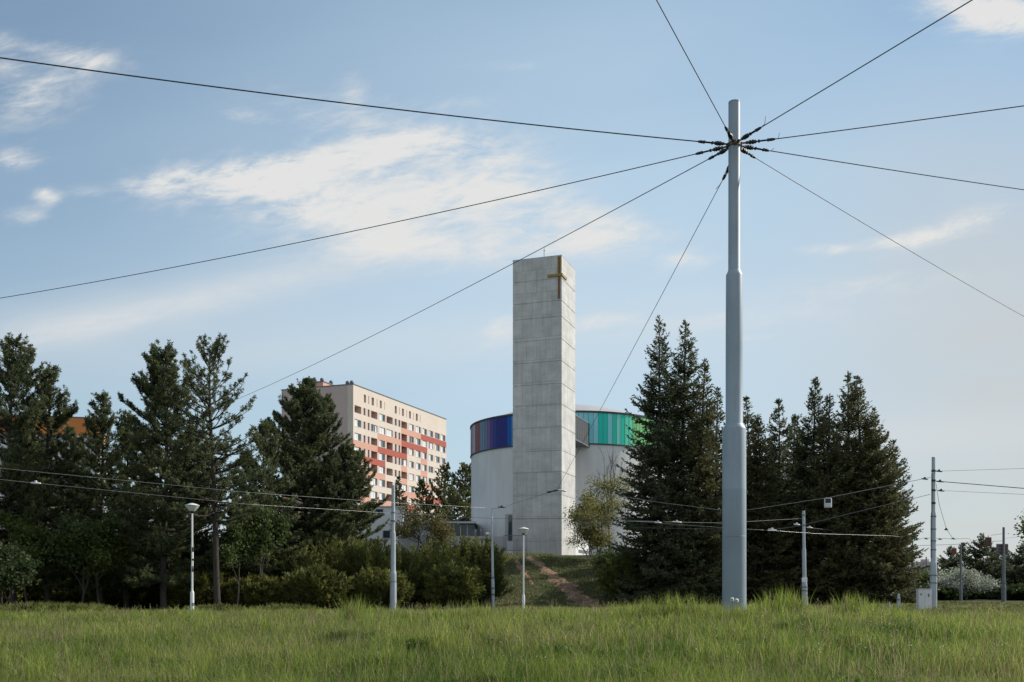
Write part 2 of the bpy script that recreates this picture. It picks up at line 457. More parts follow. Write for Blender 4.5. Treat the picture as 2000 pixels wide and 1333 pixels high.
p3 = strip('path', [(X(1085, 91), 91.5, .15), (X(1112, 87), 87.5, .8), (X(1140, 84), 84, .6), (X(1150, 82), 81.5, .2)], m_path, .07); tag(p3, kind='structure')

# ------------------------------------------------------------------ grass (uncountable: one object each)
def blades(name, x, y, h, w, lean, tint, straw, mat, seed, z=None):
    g = np.random.default_rng(seed); n = len(x)
    z = gz(x, y) - .02 if z is None else z
    az = g.random(n) * 2 * np.pi; fz = g.random(n) * 2 * np.pi
    B = np.stack([x, y, z], 1)
    ld = np.stack([np.cos(az), np.sin(az)], 1) * (lean * h)[:, None]
    wd = np.stack([np.cos(fz), np.sin(fz), np.zeros(n)], 1) * (w / 2)[:, None]
    mid = B.copy(); mid[:, :2] += ld * .28; mid[:, 2] += h * .55
    tip = B.copy(); tip[:, :2] += ld; tip[:, 2] += h * (1 - .25 * lean)
    V = np.stack([B - wd, B + wd, mid + wd * .8, mid - wd * .8, tip], 1).reshape(-1, 3)
    b = np.arange(n)[:, None] * 5
    idx = np.concatenate([b + [[0, 1, 2, 3]], b + [[3, 2, 4]]], 1).reshape(-1)
    cnt = np.tile([4, 3], n)
    T = np.repeat(np.stack([tint, g.random(n), straw], 1), 5, 0)
    return np_mesh(name, V, cnt, idx, mat, None, T)

def make_field():
    g = np.random.default_rng(21)
    n = 430000
    y = 6.5 + 41 * g.random(n) ** 1.45
    u = (g.random(n) * 2 - 1) * .60
    x = u * y
    keep = (y < 34) | (x < -2)
    x, y = x[keep], y[keep]
    pat = fbm(x * .28 + 40, y * .28, 4) / .9375          # meadow patches
    fine = fbm(x * 1.1 + 7, y * 1.1 + 3, 3) / .875
    clump = vnoise(x * 2.3 + 9, y * 1.5)
    h = (.13 + .19 * g.random(len(x)) ** 1.4) * (.50 + 1.3 * fine * fine * 1.5 + .55 * clump ** 3)
    # longer grass along the crest of the mound
    crest = np.exp(-((y - 23.5) / 4.0) ** 2) * sstep(-5, -1, x)
    tall = crest * (fbm(x * .9, y * .9 + 50, 3) / .875 > .54)
    h = h * (1 - .15 * crest) + tall * g.random(len(x)) * .12
    w = np.maximum(.0052, .00060 * y) * (.7 + .6 * g.random(len(x)))
    lean = .15 + .65 * g.random(len(x)) ** 1.5
    straw = sstep(.47, .60, pat + .10 * (g.random(len(x)) - .5)) * .7 * (g.random(len(x)) < .30)
    straw = np.maximum(straw, (g.random(len(x)) < .07) * .8)
    tint = np.clip(1.5 * (fine - .5) + .45 + .55 * (g.random(len(x)) - .5) + .25 * crest + .9 * (pat - .48) + .5 * (clump - .5), 0, 1)
    X_, Y_, H_, W_, LE, TI, ST = [x], [y], [h], [w], [lean], [tint], [straw]
    def extra(x, y, h, w, le, ti, st):
        X_.append(x); Y_.append(y); H_.append(h); W_.append(w); LE.append(le); TI.append(ti); ST.append(st)
    # thin flowering stems standing over the sward
    k = 9000
    yy = 8 + 34 * g.random(k) ** 1.3; xx = (g.random(k) * 2 - 1) * .6 * yy
    ok = (yy < 28) | (xx < -2); xx, yy = xx[ok], yy[ok]; k = len(xx)
    extra(xx, yy, .30 + .22 * g.random(k), np.maximum(.004, .0005 * yy), .1 + .25 * g.random(k), g.random(k), .5 + .5 * g.random(k))
    # single tall tussocks: photo direction, distance, spread, height, blades
    tus = [(690, 27, .35, .82, 240), (715, 28, .3, .6, 140), (500, 24, .3, .55, 200), (520, 25, .4, .45, 160), (855, 23, .35, .5, 120), (900, 24, .5, .55, 150), (945, 24, .5, .62, 150),
           (985, 23, .4, .45, 120), (1060, 22, .5, .42, 160), (1110, 22, .4, .5, 180), (1225, 22.5, .45, .52, 220), (1265, 22, .4, .6, 260), (1315, 22, .35, .68, 280), (1355, 22, .35, .62, 240),
           (1395, 21.5, .3, .5, 180), (1415, 19.0, .35, .46, 420), (1438, 18.8, .40, .40, 460), (1458, 19.1, .3, .44, 360), (1475, 19.6, .3, .40, 260), (1505, 22.5, .35, .62, 260), (1530, 23, .35, .78, 320), (1555, 23, .3, .6, 220), (1640, 23, .35, .5, 220), (1668, 23, .35, .66, 300), (1695, 23, .3, .6, 220),
           (1760, 23, .3, .4, 160), (60, 30, .5, .4, 100), (250, 33, .6, .35, 100), (1890, 22, .4, .35, 120)]
    for px, yy, sp, hh, cnt in tus:
        cnt = int(cnt * 1.3)
        a = g.normal(size=(cnt, 2)) * sp * .5
        x0 = X(px, yy) + a[:, 0]; y0 = yy + a[:, 1]
        extra(x0, y0, hh * 1.28 * (.35 + .65 * g.random(cnt) ** 1.3), np.full(cnt, .00062 * yy) * (.7 + .6 * g.random(cnt)), .08 + .5 * g.random(cnt) ** 1.7, .6 + .4 * g.random(cnt), (g.random(cnt) < .10) * .8)
    # low broad leaved clumps in the sward
    for k in range(90):
        yy = 8.5 + 18 * rnd.random() ** 1.2; px = rnd.uniform(40, 1960); cnt = 200; sp = rnd.uniform(.12, .5)
        a = g.normal(size=(cnt, 2)) * sp * .5
        extra(X(px, yy) + a[:, 0], yy + a[:, 1], .12 + .20 * g.random(cnt), np.full(cnt, .028) * (.6 + .8 * g.random(cnt)), .5 + .7 * g.random(cnt), g.random(cnt) * .35, np.zeros(cnt))
    c = np.concatenate
    return blades('grass', c(X_), c(Y_), c(H_), c(W_), c(LE), c(TI), c(ST), m_grass, 3)
tag(make_field(), 'long green and straw coloured meadow grass covering the foreground field', 'grass', kind='stuff')

def make_bank():
    g = np.random.default_rng(8)
    n = 60000
    y = 44 + 60 * g.random(n); x = g.uniform(-36, 20, n)
    y2 = g.uniform(34, 75, 26000); x2 = g.uniform(-8, 42, 26000)
    y3 = g.uniform(60, 165, 30000); x3 = y3 * g.uniform(.36, .60, 30000)
    x = np.concatenate([x, x2, x3]); y = np.concatenate([y, y2, y3])
    # nothing grows on the trodden path
    pts = np.array([(X(1030, 97), 97.5), (X(1062, 93), 93.2), (X(1095, 89), 89.3), (X(1128, 85.5), 85.3), (X(1165, 81), 81), (X(1185, 78), 77)])
    px_ = np.interp(y, pts[::-1, 1], pts[::-1, 0])
    off = np.abs(x - px_) > (.25 + 1.1 * vnoise(y * 1.6, x * 1.6)) * np.interp(y, [77, 97], [1.15, .45])
    keep = off | (y > 97.5) | (y < 77) | (g.random(len(x)) < .55 * vnoise(x * 1.7 + 3, y * 1.7) ** 1.5)
    keep &= ~((y > 102.5) & (x > -1)) & ~((y > 98) & (x > 4.5))
    x, y = x[keep], y[keep]; n = len(x)
    pat = fbm(x * .3, y * .3 + 20, 3) / .875
    h = (.10 + .18 * g.random(n)) * (.6 + .8 * pat); w = .0011 * y * (.6 + .8 * g.random(n))
    return blades('bank_grass', x, y, h, w, .2 + .7 * g.random(n), np.clip(pat * 1.2 - .1 + .2 * g.normal(size=n), 0, 1), np.clip(sstep(.45, .6, pat) * .5 + .45 * sstep(4.5, 1.5, x), 0, 1) * g.random(n), m_grassb, 4)
tag(make_bank(), 'short patchy grass on the embankment below the church', 'grass', kind='stuff')

# ------------------------------------------------------------------ plants
def spruce(label, px, py, Y, half, seed, mat=None, group='conifers beside the church', low=.03, base=None, dens=1.0, name='spruce_tree', twin=False):
    """px,py: direction of the tip; half: half width of the crown at its foot in metres"""
    g = np.random.default_rng(seed); mat = mat or m_spruce
    x, y, zt = P(px, py, Y); zb = gz1(x, y) if base is None else base
    h = zt - zb
    root = empty(name, (x, y, zb - .05), label, 'tree', group)
    nb = int(h * 17 * dens)
    t = np.sort(1 - (1 - g.random(nb)) ** .82) * (1 - low) + low
    t = np.minimum(t, .995); t = np.round(t * h / .42) * .42 / h + g.normal(size=nb) * .16 / h; t = np.clip(t, low, .995)
    az = g.random(nb) * 2 * np.pi
    lump = .80 + .38 * vnoise(az * 1.3 + seed, t * 12 + seed * .37)
    Lb = (half * 1.34 * (1 - t) ** .78 * (1 - .22 * (1 - t) ** 5) * g.uniform(.72, 1.08, nb) * lump) + .07
    Lb *= np.where(g.random(nb) < .06, 1.18, 1)
    e0 = np.interp(t, [0, .5, .85, 1], [R(-16), R(6), R(30), R(58)]) + g.normal(size=nb) * R(7)
    hd = np.stack([np.cos(az), np.sin(az), 0 * az], 1)
    side = np.stack([-np.sin(az), np.cos(az), 0 * az], 1)
    wob = np.array([.25 * math.sin(seed), .25 * math.cos(seed * 1.7)])
    def bp(i, s):
        d = hd[i] * (Lb[i] * s * np.cos(e0[i]))[:, None]
        z = t[i] * h + Lb[i] * (np.sin(e0[i]) * s + .30 * (s * s - s) + .10 * s ** 3)
        return d + np.stack([wob[0] * np.sin(t[i] * 4), wob[1] * np.sin(t[i] * 4), z], 1)
    # trunk and limbs
    ks = np.linspace(0, 1, 12)
    tr = np.stack([wob[0] * np.sin(ks * 4), wob[1] * np.sin(ks * 4), ks * h], 1)[None]
    r0 = .0115 * h + .04
    s4 = np.array([0, .3, .65, .95]); sel = np.where(Lb > .5)[0]
    br = np.stack([bp(sel, np.full(len(sel), s)) for s in s4], 1)
    rb = (.010 + .012 * Lb[sel])[:, None] * np.array([1, .8, .5, .25])[None]
    build_tubes('trunk', [(tr, (r0 * (1 - ks) ** .9 + .015)[None], 9), (br, rb, 3)], m_bark, root)
    fo = Foliage(seed + 1)
    # side twigs
    nn = np.maximum(3, (Lb / .17 * dens ** .5)).astype(int)
    bi = np.repeat(np.arange(nb), nn * 2); m = len(bi)
    s = g.uniform(.12, 1.0, m)
    p0 = bp(bi, s); tan = unit(bp(bi, np.minimum(s + .05, 1.05)) - p0)
    sg = np.where(g.random(m) < .5, -1, 1)
    an = R(50) + g.normal(size=m) * R(12)
    td = tan * np.cos(an)[:, None] + side[bi] * (sg * np.sin(an))[:, None]
    td[:, 2] += g.normal(size=m) * .14 - .10
    td = unit(td)
    tl = np.clip(.42 * Lb[bi] * (1.05 - s), .16, .85) * g.uniform(.7, 1.15, m)
    shoot = g.random(nb)[bi] * .45 + g.random(m) * .55
    per = np.maximum(1, np.round(tl / .17)).astype(int)
    ti = np.repeat(np.arange(m), per); q = len(ti)
    pos = g.random(q)
    pp = p0[ti] + td[ti] * (tl[ti] * pos)[:, None]
    dd = td[ti] + g.normal(size=(q, 3)) * .38
    k = Y / 80.0
    fo.add(pp, dd, g.uniform(.20, .38, q), g.uniform(.075, .14, q) * max(.75, k), shoot[ti])
    # shoots along the limb itself and at its tip
    bi = np.repeat(np.arange(nb), np.maximum(3, Lb / .13).astype(int)); m = len(bi); s = g.uniform(.2, 1.02, m)
    p0 = bp(bi, s); tan = unit(bp(bi, s + .05) - p0)
    fo.add(p0, tan + g.normal(size=(m, 3)) * .30, g.uniform(.20, .36, m), g.uniform(.07, .12, m) * max(.75, k), g.random(m))
    # leader
    m = 26
    fo.add(np.stack([0 * np.arange(m) + wob[0] * np.sin(4.), 0 * np.arange(m) + wob[1] * np.sin(4.), h - .9 * g.random(m)], 1), np.stack([g.normal(size=m) * .5, g.normal(size=m) * .5, np.ones(m)], 1), .26, .06, g.random(m))
    fo.build('crown', mat, root)
    return root

def pine(label, px, py, Y, half, seed, clear=.3, bx=0.0, group='pines along the left edge of the field', dens=1.0, shape=.62, base=None, lean=(0, 0), name='pine_tree', mat=None, up=1.0):
    """black pine: whorled limbs that turn up, needles in brushes at the shoot ends"""
    g = np.random.default_rng(seed)
    x, y, zt = P(px, py, Y); x += bx; zb = gz1(x, y) if base is None else base
    h = zt - zb
    root = empty(name, (x, y, zb - .05), label, 'tree', group)
    def axisp(t):
        t = np.asarray(t)
        return np.stack([-bx * t ** 1.3 + lean[0] * np.sin(t * np.pi) + .10 * np.sin(t * 7 + seed), lean[1] * np.sin(t * np.pi) + .1 * np.cos(t * 6 + seed), t * h], -1)
    nw = int(h * (1 - clear) / .40)
    tw = np.linspace(clear, .985, nw) + g.normal(size=nw) * .006
    per = np.clip((4 + 3 * g.random(nw)) * dens, 3, 9).astype(int)
    t = np.repeat(tw, per); nb = len(t)
    az = g.random(nb) * 2 * np.pi
    rel = (t - clear) / (1 - clear)
    prof = (1 - rel) ** shape * np.interp(rel, [0, .12, .3, 1], [.72, .92, 1, 1])
    lump = .65 + .7 * vnoise(az * 1.1 + seed, t * 8 + seed * .3)
    Lb = half * 1.25 * prof * g.uniform(.66, 1.1, nb) * lump + .40
    e0 = np.interp(rel, [0, .5, 1], [R(-6), R(16), R(56)]) + g.normal(size=nb) * R(9)
    hd = np.stack([np.cos(az), np.sin(az), 0 * az], 1); side = np.stack([-np.sin(az), np.cos(az), 0 * az], 1)
    A = axisp(np.clip(t, 0, 1))
    bend = g.normal(size=nb) * .18
    def bp(i, s):
        return A[i] + hd[i] * (Lb[i] * s * np.cos(e0[i]))[:, None] + side[i] * (bend[i] * Lb[i] * s * s)[:, None] + np.stack([0 * s, 0 * s, Lb[i] * (np.sin(e0[i]) * s - .12 * s + .34 * up * s * s)], 1)
    ks = np.linspace(0, 1, 16)
    tr = axisp(ks)[None]; r0 = .0105 * h + .02
    s5 = np.array([0, .3, .6, .85, 1.0])
    br = np.stack([bp(np.arange(nb), np.full(nb, s)) for s in s5], 1)
    rb = (.014 + .013 * Lb)[:, None] * np.array([1.1, .85, .6, .4, .25])[None]
    # dead stubs low on the bole
    nd = int(h * clear * 2.2) + 1
    td = g.uniform(.12, max(clear, .14), nd); ad = g.random(nd) * 2 * np.pi; ld = g.uniform(.4, 1.3, nd)
    dh = np.stack([np.cos(ad), np.sin(ad), 0 * ad - .1], 1)
    db = axisp(td)[:, None] + dh[:, None] * (ld[:, None] * np.array([0, .5, 1.0]))[..., None]
    # shoots
    nn = np.maximum(5, Lb / .125 * dens).astype(int)
    bi = np.repeat(np.arange(nb), nn); m = len(bi)
    s = 1 - .72 * g.random(m) ** 1.25
    p0 = bp(bi, s); tan = unit(bp(bi, s + .05) - p0)
    sd = tan * g.uniform(.4, 1.0, (m, 1)) + side[bi] * g.normal(size=(m, 1)) * .75; sd[:, 2] += g.uniform(.05, .75, m) * up
    sd = unit(sd); sl = g.uniform(.18, .60, m) * (.6 + .5 * np.clip(Lb[bi] / 2.5, 0, 1))
    sb = np.stack([p0, p0 + sd * sl[:, None] * .5, p0 + sd * sl[:, None]], 1)
    keep = g.random(m) < .5
    build_tubes('trunk', [(tr, (r0 * (1 - ks) ** .75 + .02)[None], 10), (br, rb, 4), (db, np.array([.03, .022, .01])[None].repeat(nd, 0), 3), (sb[keep], np.array([.014, .012, .008])[None].repeat(keep.sum(), 0), 3)], m_bark, root)
    fo = Foliage(seed + 1); q = 22
    ti = np.repeat(np.arange(m), q); n = len(ti)
    tone = .5 * g.random(nb)[bi] + .5 * g.random(m)
    back = g.random(n) * .22
    pp = p0[ti] + sd[ti] * (sl[ti] + .04 - back)[:, None]
    dd = sd[ti] * .55 + unit(g.normal(size=(n, 3)))
    fo.add(pp, dd, g.uniform(.13, .22, n), g.uniform(.038, .058, n) * max(.8, Y / 65), tone[ti])
    fo.build('crown', mat or m_pine, root)
    return root

def leafy(label, px, py, Y, half, seed, mat, leaf=.14, nleaf=5000, name='young_tree', cat='tree', group=None, bark=None, gap=.35, stems=1, base=None, flat=1.0, low=.3, tone=1.0):
    """broad-leaved tree or bush: forking limbs, leaves gathered round the twig ends"""
    g = random.Random(seed); gn = np.random.default_rng(seed)
    x, y, zt = P(px, py, Y); zb = gz1(x, y) if base is None else base; h = zt - zb
    root = empty(name, (x, y, zb - .05), label, cat, group)
    segs = []; tips = []
    def grow(p, d, ln, r, lev):
        n = 4; pts = [p]; q = Vector(p); dd = Vector(d)
        for i in range(n):
            dd = (dd + Vector((g.gauss(0, .14), g.gauss(0, .14), g.gauss(.03, .10)))).normalized()
            q = q + dd * ln / n; pts.append(q.copy())
        segs.append((pts, [r * (1 - .5 * i / n) for i in range(n + 1)]))
        if lev >= 2: tips.append((q.copy(), dd.copy()))
        if lev >= 2: tips.append((pts[2].copy(), dd.copy()))
        if lev < 4:
            for k in range(g.choice([2, 3, 3]) + (1 if lev == 0 else 0)):
                a = g.uniform(0, 6.28); sp = g.uniform(.35, .85)
                o = Vector((math.cos(a), math.sin(a), 0))
                nd = (dd + o * sp * half / h * 3.0).normalized()
                grow(pts[g.choice([2, 3, 4, 4])], nd, ln * g.uniform(.55, .8), r * .55, lev + 1)
    for k in range(stems):
        a = g.uniform(0, 6.28); o = .25 if stems > 1 else 0
        grow(Vector((math.cos(a) * o, math.sin(a) * o, 0)), Vector((math.cos(a) * .35 * (stems > 1), math.sin(a) * .35 * (stems > 1), 1)), h * low, .012 * h + .02, 0)
    allp = np.array([list(t[0]) for t in tips])
    # fit into the crown's real size
    zmx = allp[:, 2].max(); sz = h / zmx; sr = half / max(np.percentile(np.hypot(allp[:, 0], allp[:, 1]), 92), .1)
    mx, my, mz = allp.mean(0)
    sr = half / max(np.percentile(np.hypot(allp[:, 0] - mx * allp[:, 2] / mz, allp[:, 1] - my * allp[:, 2] / mz), 92), .1)
    def fit(v): return np.array([(v[0] - mx * v[2] / mz) * sr, (v[1] - my * v[2] / mz) * sr, v[2] * sz])
    pts = np.array([[fit(p) for p in s[0]] for s in segs]); rad = np.array([s[1] for s in segs])
    build_tubes('trunk', [(pts, rad, 5)], bark or m_bark2, root)
    fo = Foliage(seed + 1); C = np.array([fit(t[0]) for t in tips])
    ok = gn.random(len(C)) > gap; C = C[ok]
    if nleaf:
        ti = gn.integers(0, len(C), nleaf); sp = .16 * half / 2 + .12
        tn = gn.random(len(C))
        pos = C[ti] + gn.normal(size=(nleaf, 3)) * [sp, sp, sp * .8]
        d = gn.normal(size=(nleaf, 3)); d[:, 2] -= .3
        fo.add(pos, d, gn.uniform(.7, 1.3, nleaf) * leaf, gn.uniform(.5, .8, nleaf) * leaf, np.clip((.6 * tn[ti] + .4 * gn.random(nleaf)) * tone, 0, 1))
        fo.build('crown', mat, root)
    return root

def juniper(label, px, py, Y, half, seed, group='dark bushes along the foot of the embankment', mat=None, n=240, base=None, name='juniper_bush', depth=None, flat=1.0, q0=.28):
    """spreading bush: plumes arching out of one foot, clothed in short sprays"""
    g = np.random.default_rng(seed)
    x, y, zt = P(px, py, Y); zb = gz1(x, y) if base is None else base; h = max(zt - zb, .3)
    root = empty(name, (x, y, zb - .05), label, 'bush', group)
    az = g.random(n) * 2 * np.pi; out = g.random(n) ** .6
    top = h * (.50 + .5 * np.sqrt(1 - .85 * out ** 2)) * (.36 + .74 * g.random(n)) * flat + h * (1 - flat) * .2
    s = np.linspace(0, 1, 7)
    rr = out * half * (.75 + .5 * vnoise(az * 1.2 + seed, out * 2))
    ex = np.stack([np.cos(az) * rr, np.sin(az) * rr * (depth or .8), top], 1)
    start = ex * [.25, .25, 0]
    def pt(i, s):
        a = start[i] + (ex[i] - start[i]) * np.stack([s ** 1.1, s ** 1.1, s ** .75], 1)
        return a
    pts = np.stack([pt(np.arange(n), np.full(n, q)) for q in s], 1)
    build_tubes('stems', [(pts, np.linspace(.028, .006, 7)[None].repeat(n, 0), 3)], m_bark, root)
    fo = Foliage(seed + 1)
    per = 95
    bi = np.repeat(np.arange(n), per); m = len(bi)
    q = q0 + (1.03 - q0) * g.random(m) ** .8
    p0 = pt(bi, q); tan = unit(pt(bi, q + .05) - p0)
    j = g.normal(size=(m, 3)); d = tan * .8 + j * .45; d[:, 2] += .15
    p0 = p0 + j * [.13, .13, .09] * (1.25 - q)[:, None]
    fo.add(p0, d, g.uniform(.18, .40, m), g.uniform(.055, .105, m) * max(.6, Y / 75), np.clip(.85 * g.random(n)[bi] ** 1.7 + .5 * g.random(m) * q, 0, 1))
    fo.build('foliage', mat or m_jun, root)
    return root

# pines at the left
pine('tallest pine at the left edge of the picture, with a pale bare trunk', 22, 676, 64, 2.8, 101, .16, dens=1.25)
pine('dense pine just right of the tallest one, in front of the orange block', 92, 733, 66, 2.2, 102, .12, dens=1.3)
pine('lower slim pine between the orange block and the pair of tall pines', 197, 784, 67, 1.9, 103, .12, dens=1.2)
pine('broad tall pine left of the sparse leaning one', 322, 690, 65, 3.1, 104, .13, dens=1.4, shape=.7)
pine('sparse pine with a bowed trunk and sky showing between its limbs', 414, 686, 63, 3.0, 105, .36, bx=.5, dens=.80, lean=(-.28, 0), shape=.55)
pine('low pine in the gap between the bowed pine and the apartment block', 518, 838, 72, 2.1, 106, .18, dens=1.1)
pine('very wide dark pine covering the shaded end of the apartment block', 598, 752, 80, 4.9, 107, .24, dens=1.7, shape=.92)
pine('lower right hand companion merging with the very wide pine', 672, 885, 79, 3.0, 108, .20, dens=1.5, shape=.7)
pine('small pine filling the space left of the broad tall pine', 246, 822, 69, 1.9, 109, .14, dens=1.2)
pine('short pine beneath the orange block, behind the front pines', 140, 850, 74, 1.9, 110, .10, dens=1.1)
pine('dark pine behind the lamp with the stickers', 372, 850, 76, 2.4, 111, .12, dens=1.1)
pine('stunted pine at the far left behind the tallest trunk', 50, 860, 75, 2.3, 112, .10, dens=1.1)
pine('slender pine showing under the low crown beside the white wall', 480, 900, 76, 1.5, 113, .15, dens=1.0)
pine('bushy young pine behind the slim one, lit yellow green low down', 285, 900, 74, 2.2, 114, .08, dens=1.1)

# undergrowth of the pine stand
for i, (px, py, Y, half, mt, lab) in enumerate([
        (8, 1066, 54, 1.1, m_leafk, 'rounded green bush at the extreme left, low on the field edge'),
        (58, 1005, 62, 1.3, m_leafy, 'yellow green sapling glowing between the left trunks'),
        (158, 1008, 62.5, 1.7, m_leafd, 'mid green sapling left of the lamp among the pine trunks'),
        (240, 1060, 73, 1.7, m_leafd, 'dim leafy bush under the slim pine'),
        (462, 1010, 66, 1.3, m_leafd, 'lower leafy sapling just right of the bowed trunk'),
        (508, 985, 68, 1.4, m_leafd, 'taller leafy sapling right of the bowed pine'),
        (560, 1000, 84, 1.3, m_leafy, 'small yellow green tree under the very wide pine'),
        (100, 1090, 72, 1.8, m_leafd, 'shaded bush low among the left pines'),
        (330, 1080, 75, 1.9, m_leafd, 'shaded bush behind the sticker covered lamp'),
        (25, 1110, 72, 1.8, m_leafd, 'leafy bush between the first two pine trunks'),
        (198, 1045, 63, 1.3, m_leafy, 'yellowish sapling under the orange block'),
        (280, 1030, 77, 2.0, m_leafd, 'leafy sapling behind the broad tall pine trunk'),
        (385, 1060, 79, 2.0, m_leafd, 'leafy bush right behind the sticker covered lamp head'),
        (120, 1040, 77, 2.0, m_leafd, 'dim leafy sapling behind the mid green one'),
        (470, 1050, 74, 1.8, m_leafd, 'leafy bush between the bowed pine and the dark bushes'),
        (350, 1020, 81, 2.0, m_leafd, 'leafy sapling deep behind the lamp with stickers')]):
    leafy(lab, px, py, Y, half * 1.15, 300 + i, mt, .21, 7000, 'sapling' if py < 1050 else 'leafy_bush', 'tree' if py < 1050 else 'bush', 'undergrowth beneath the pines', stems=1 if py < 1050 else 4, gap=.2, tone=.7, bark=m_bark)

# junipers: dark bank of bushes between the pines and the path
for i, (px, py, Y, half, lab) in enumerate([
        (455, 1085, 72, 2.4, 'dark bush at the foot of the bowed pine'),
        (520, 1078, 74, 2.5, 'bush with bright tips left of the very wide pine trunk'),
        (588, 1072, 73, 2.6, 'lit bush in front of the very wide pine trunk'),
        (655, 1062, 75, 2.6, 'bush right of the very wide pine trunk, below its low limbs'),
        (718, 1066, 74, 2.4, 'bush immediately left of the grey tram pole'),
        (790, 1068, 76, 2.5, 'bush immediately right of the grey tram pole'),
        (850, 1072, 78, 2.6, 'bush below the bronze leaved tree'),
        (905, 1056, 80, 2.2, 'tall ragged bush in front of the terrace wall'),
        (948, 1052, 80, 1.8, 'end bush with spiky tops behind the thin lamp mast'),
        (620, 1120, 68, 2.2, 'low dark bush in front, under the lit ones'),
        (500, 1130, 68, 2.2, 'low shaded bush at the left end of the row'),
        (880, 1118, 73, 2.2, 'low dark bush midway between tram pole and lamp mast'),
        (740, 1124, 70.5, 2.0, 'low dark bush behind the foot of the grey tram pole'),
        (395, 1120, 69, 2.3, 'shaded low bush right of the sticker covered lamp'),
        (20, 1112, 70, 2.6, 'shaded bush at the far left between the trunks'),
        (95, 1120, 71, 2.6, 'shaded bush in the dark gap right of the tallest pine trunk'),
        (170, 1108, 73, 2.7, 'shaded bush under the yellow green sapling'),
        (240, 1116, 72, 2.6, 'shaded bush below the slim pine'),
        (310, 1112, 74, 2.7, 'shaded bush just left of the sticker covered lamp'),
        (360, 1100, 78, 2.6, 'shaded bush behind the sticker covered lamp, deepest in the wood')]):
    juniper(lab, px, py - 14 + 22 * ((i * 37) % 11) / 10.0, Y, half * 1.08, 400 + i)
for i, (px, py, Y, half, lab) in enumerate([
        (60, 1183, 46, 2.2, 'creeping juniper at the left end of the field edge'),
        (130, 1184, 46, 2.3, 'creeping juniper with long arched fronds on the field edge'),
        (560, 1190, 48, 1.8, 'creeping juniper at the field edge under the bushes'),
        (425, 1192, 48, 1.6, 'small creeping juniper right of the sticker covered lamp')]):
    juniper(lab, px, py, Y, half, 430 + i, 'creeping junipers on the field edge', n=70, flat=.8)

# trees beside and behind the church
leafy('bronze leaved spring tree standing before the terrace wall', 838, 985, 98, 2.9, 501, m_leafb, .20, 4200, gap=.3, stems=2, bark=m_bark)
leafy('second thinner bronze tree left of it, half over the white house', 812, 1000, 101, 1.8, 502, m_leafb, .20, 1800, gap=.35, bark=m_bark)
spruce('small pointed spruce in front of the apartment block', 779, 932, 150, 1.9, 503, group='trees between apartment block and church')
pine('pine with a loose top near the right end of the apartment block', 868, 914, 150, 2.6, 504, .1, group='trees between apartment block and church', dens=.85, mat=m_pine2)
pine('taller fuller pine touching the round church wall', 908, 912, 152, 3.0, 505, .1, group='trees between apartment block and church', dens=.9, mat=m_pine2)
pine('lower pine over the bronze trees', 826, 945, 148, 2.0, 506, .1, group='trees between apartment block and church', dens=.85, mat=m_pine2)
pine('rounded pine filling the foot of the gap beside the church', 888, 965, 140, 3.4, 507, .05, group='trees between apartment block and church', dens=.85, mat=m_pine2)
leafy('small tree with sparse olive leaves right of the concrete tower', 1168, 938, 96, 3.5, 508, m_leafo, .18, 8500, gap=.12, bark=m_bark2, tone=.9, low=.13)
leafy('low olive leaved growth spilling over the white link wall by the tower', 1156, 1018, 97, 2.3, 512, m_leafo, .17, 4200, 'leafy_bush', 'bush', stems=5, gap=.1, bark=m_bark2, tone=.8)
leafy('bare leaning tree against the round church wall', 1192, 872, 100, 2.0, 509, m_leafb, .15, 0, gap=.3, bark=m_bark2)
leafy('green bush at the foot of the spruces beside the path', 1198, 1070, 88, 2.2, 510, m_leafd, .2, 5200, 'leafy_bush', 'bush', stems=5, gap=.15, tone=.6)
juniper('dark bush right of the path under the spruces', 1228, 1085, 84, 2.4, 511, group=None)

# spruces at the right
for i, (px, py, Y, half, mt, lab) in enumerate([
        (1288, 619, 82, 3.9, m_spruce, 'tallest spruce, left of the pair, reaching over the teal glazing'),
        (1336, 627, 83, 4.1, m_spruce, 'tall spruce of the pair, nearer the big pole'),
        (1372, 706, 81, 3.0, m_spruce2, 'olive spruce pressed against the right of the tall pair'),
        (1400, 760, 86, 3.0, m_spruce, 'spruce half hidden behind the big pole'),
        (1462, 778, 88, 3.3, m_spruce2, 'spruce just right of the big pole'),
        (1484, 812, 86, 3.1, m_spruce2, 'blunt olive spruce between the big pole and the pointed one'),
        (1522, 783, 90, 3.2, m_spruce, 'pointed lone topped spruce in the middle of the stand'),
        (1550, 812, 93, 3.0, m_spruce, 'lowest spruce of the stand, behind the short grey pole'),
        (1590, 738, 88, 3.4, m_spruce, 'tall blue black spruce left of the highest right hand one'),
        (1618, 772, 85, 3.2, m_spruce2, 'olive spruce between the two high right hand tops'),
        (1657, 727, 88, 3.6, m_spruce, 'highest spruce of the right hand clump'),
        (1678, 738, 86, 4.0, m_spruce2, 'twin topped companion of the highest right hand spruce'),
        (1712, 800, 85, 3.4, m_spruce2, 'sunlit olive spruce on the outer flank of the clump'),
        (1742, 862, 87, 2.9, m_spruce, 'outermost spruce at the right end of the stand'),
        (1440, 838, 98, 3.6, m_spruce2, 'back row spruce peeping out right of the big pole'),
        (1502, 858, 99, 3.8, m_spruce, 'back row spruce filling the gap left of the pointed one'),
        (1566, 842, 100, 3.8, m_spruce2, 'back row spruce in the gap right of the pointed one'),
        (1700, 850, 98, 3.8, m_spruce, 'back row spruce behind the sunlit olive one')]):
    spruce(lab, px, py, Y, half, 600 + i, mt, 'spruces in the stand at the right', dens=1.15)

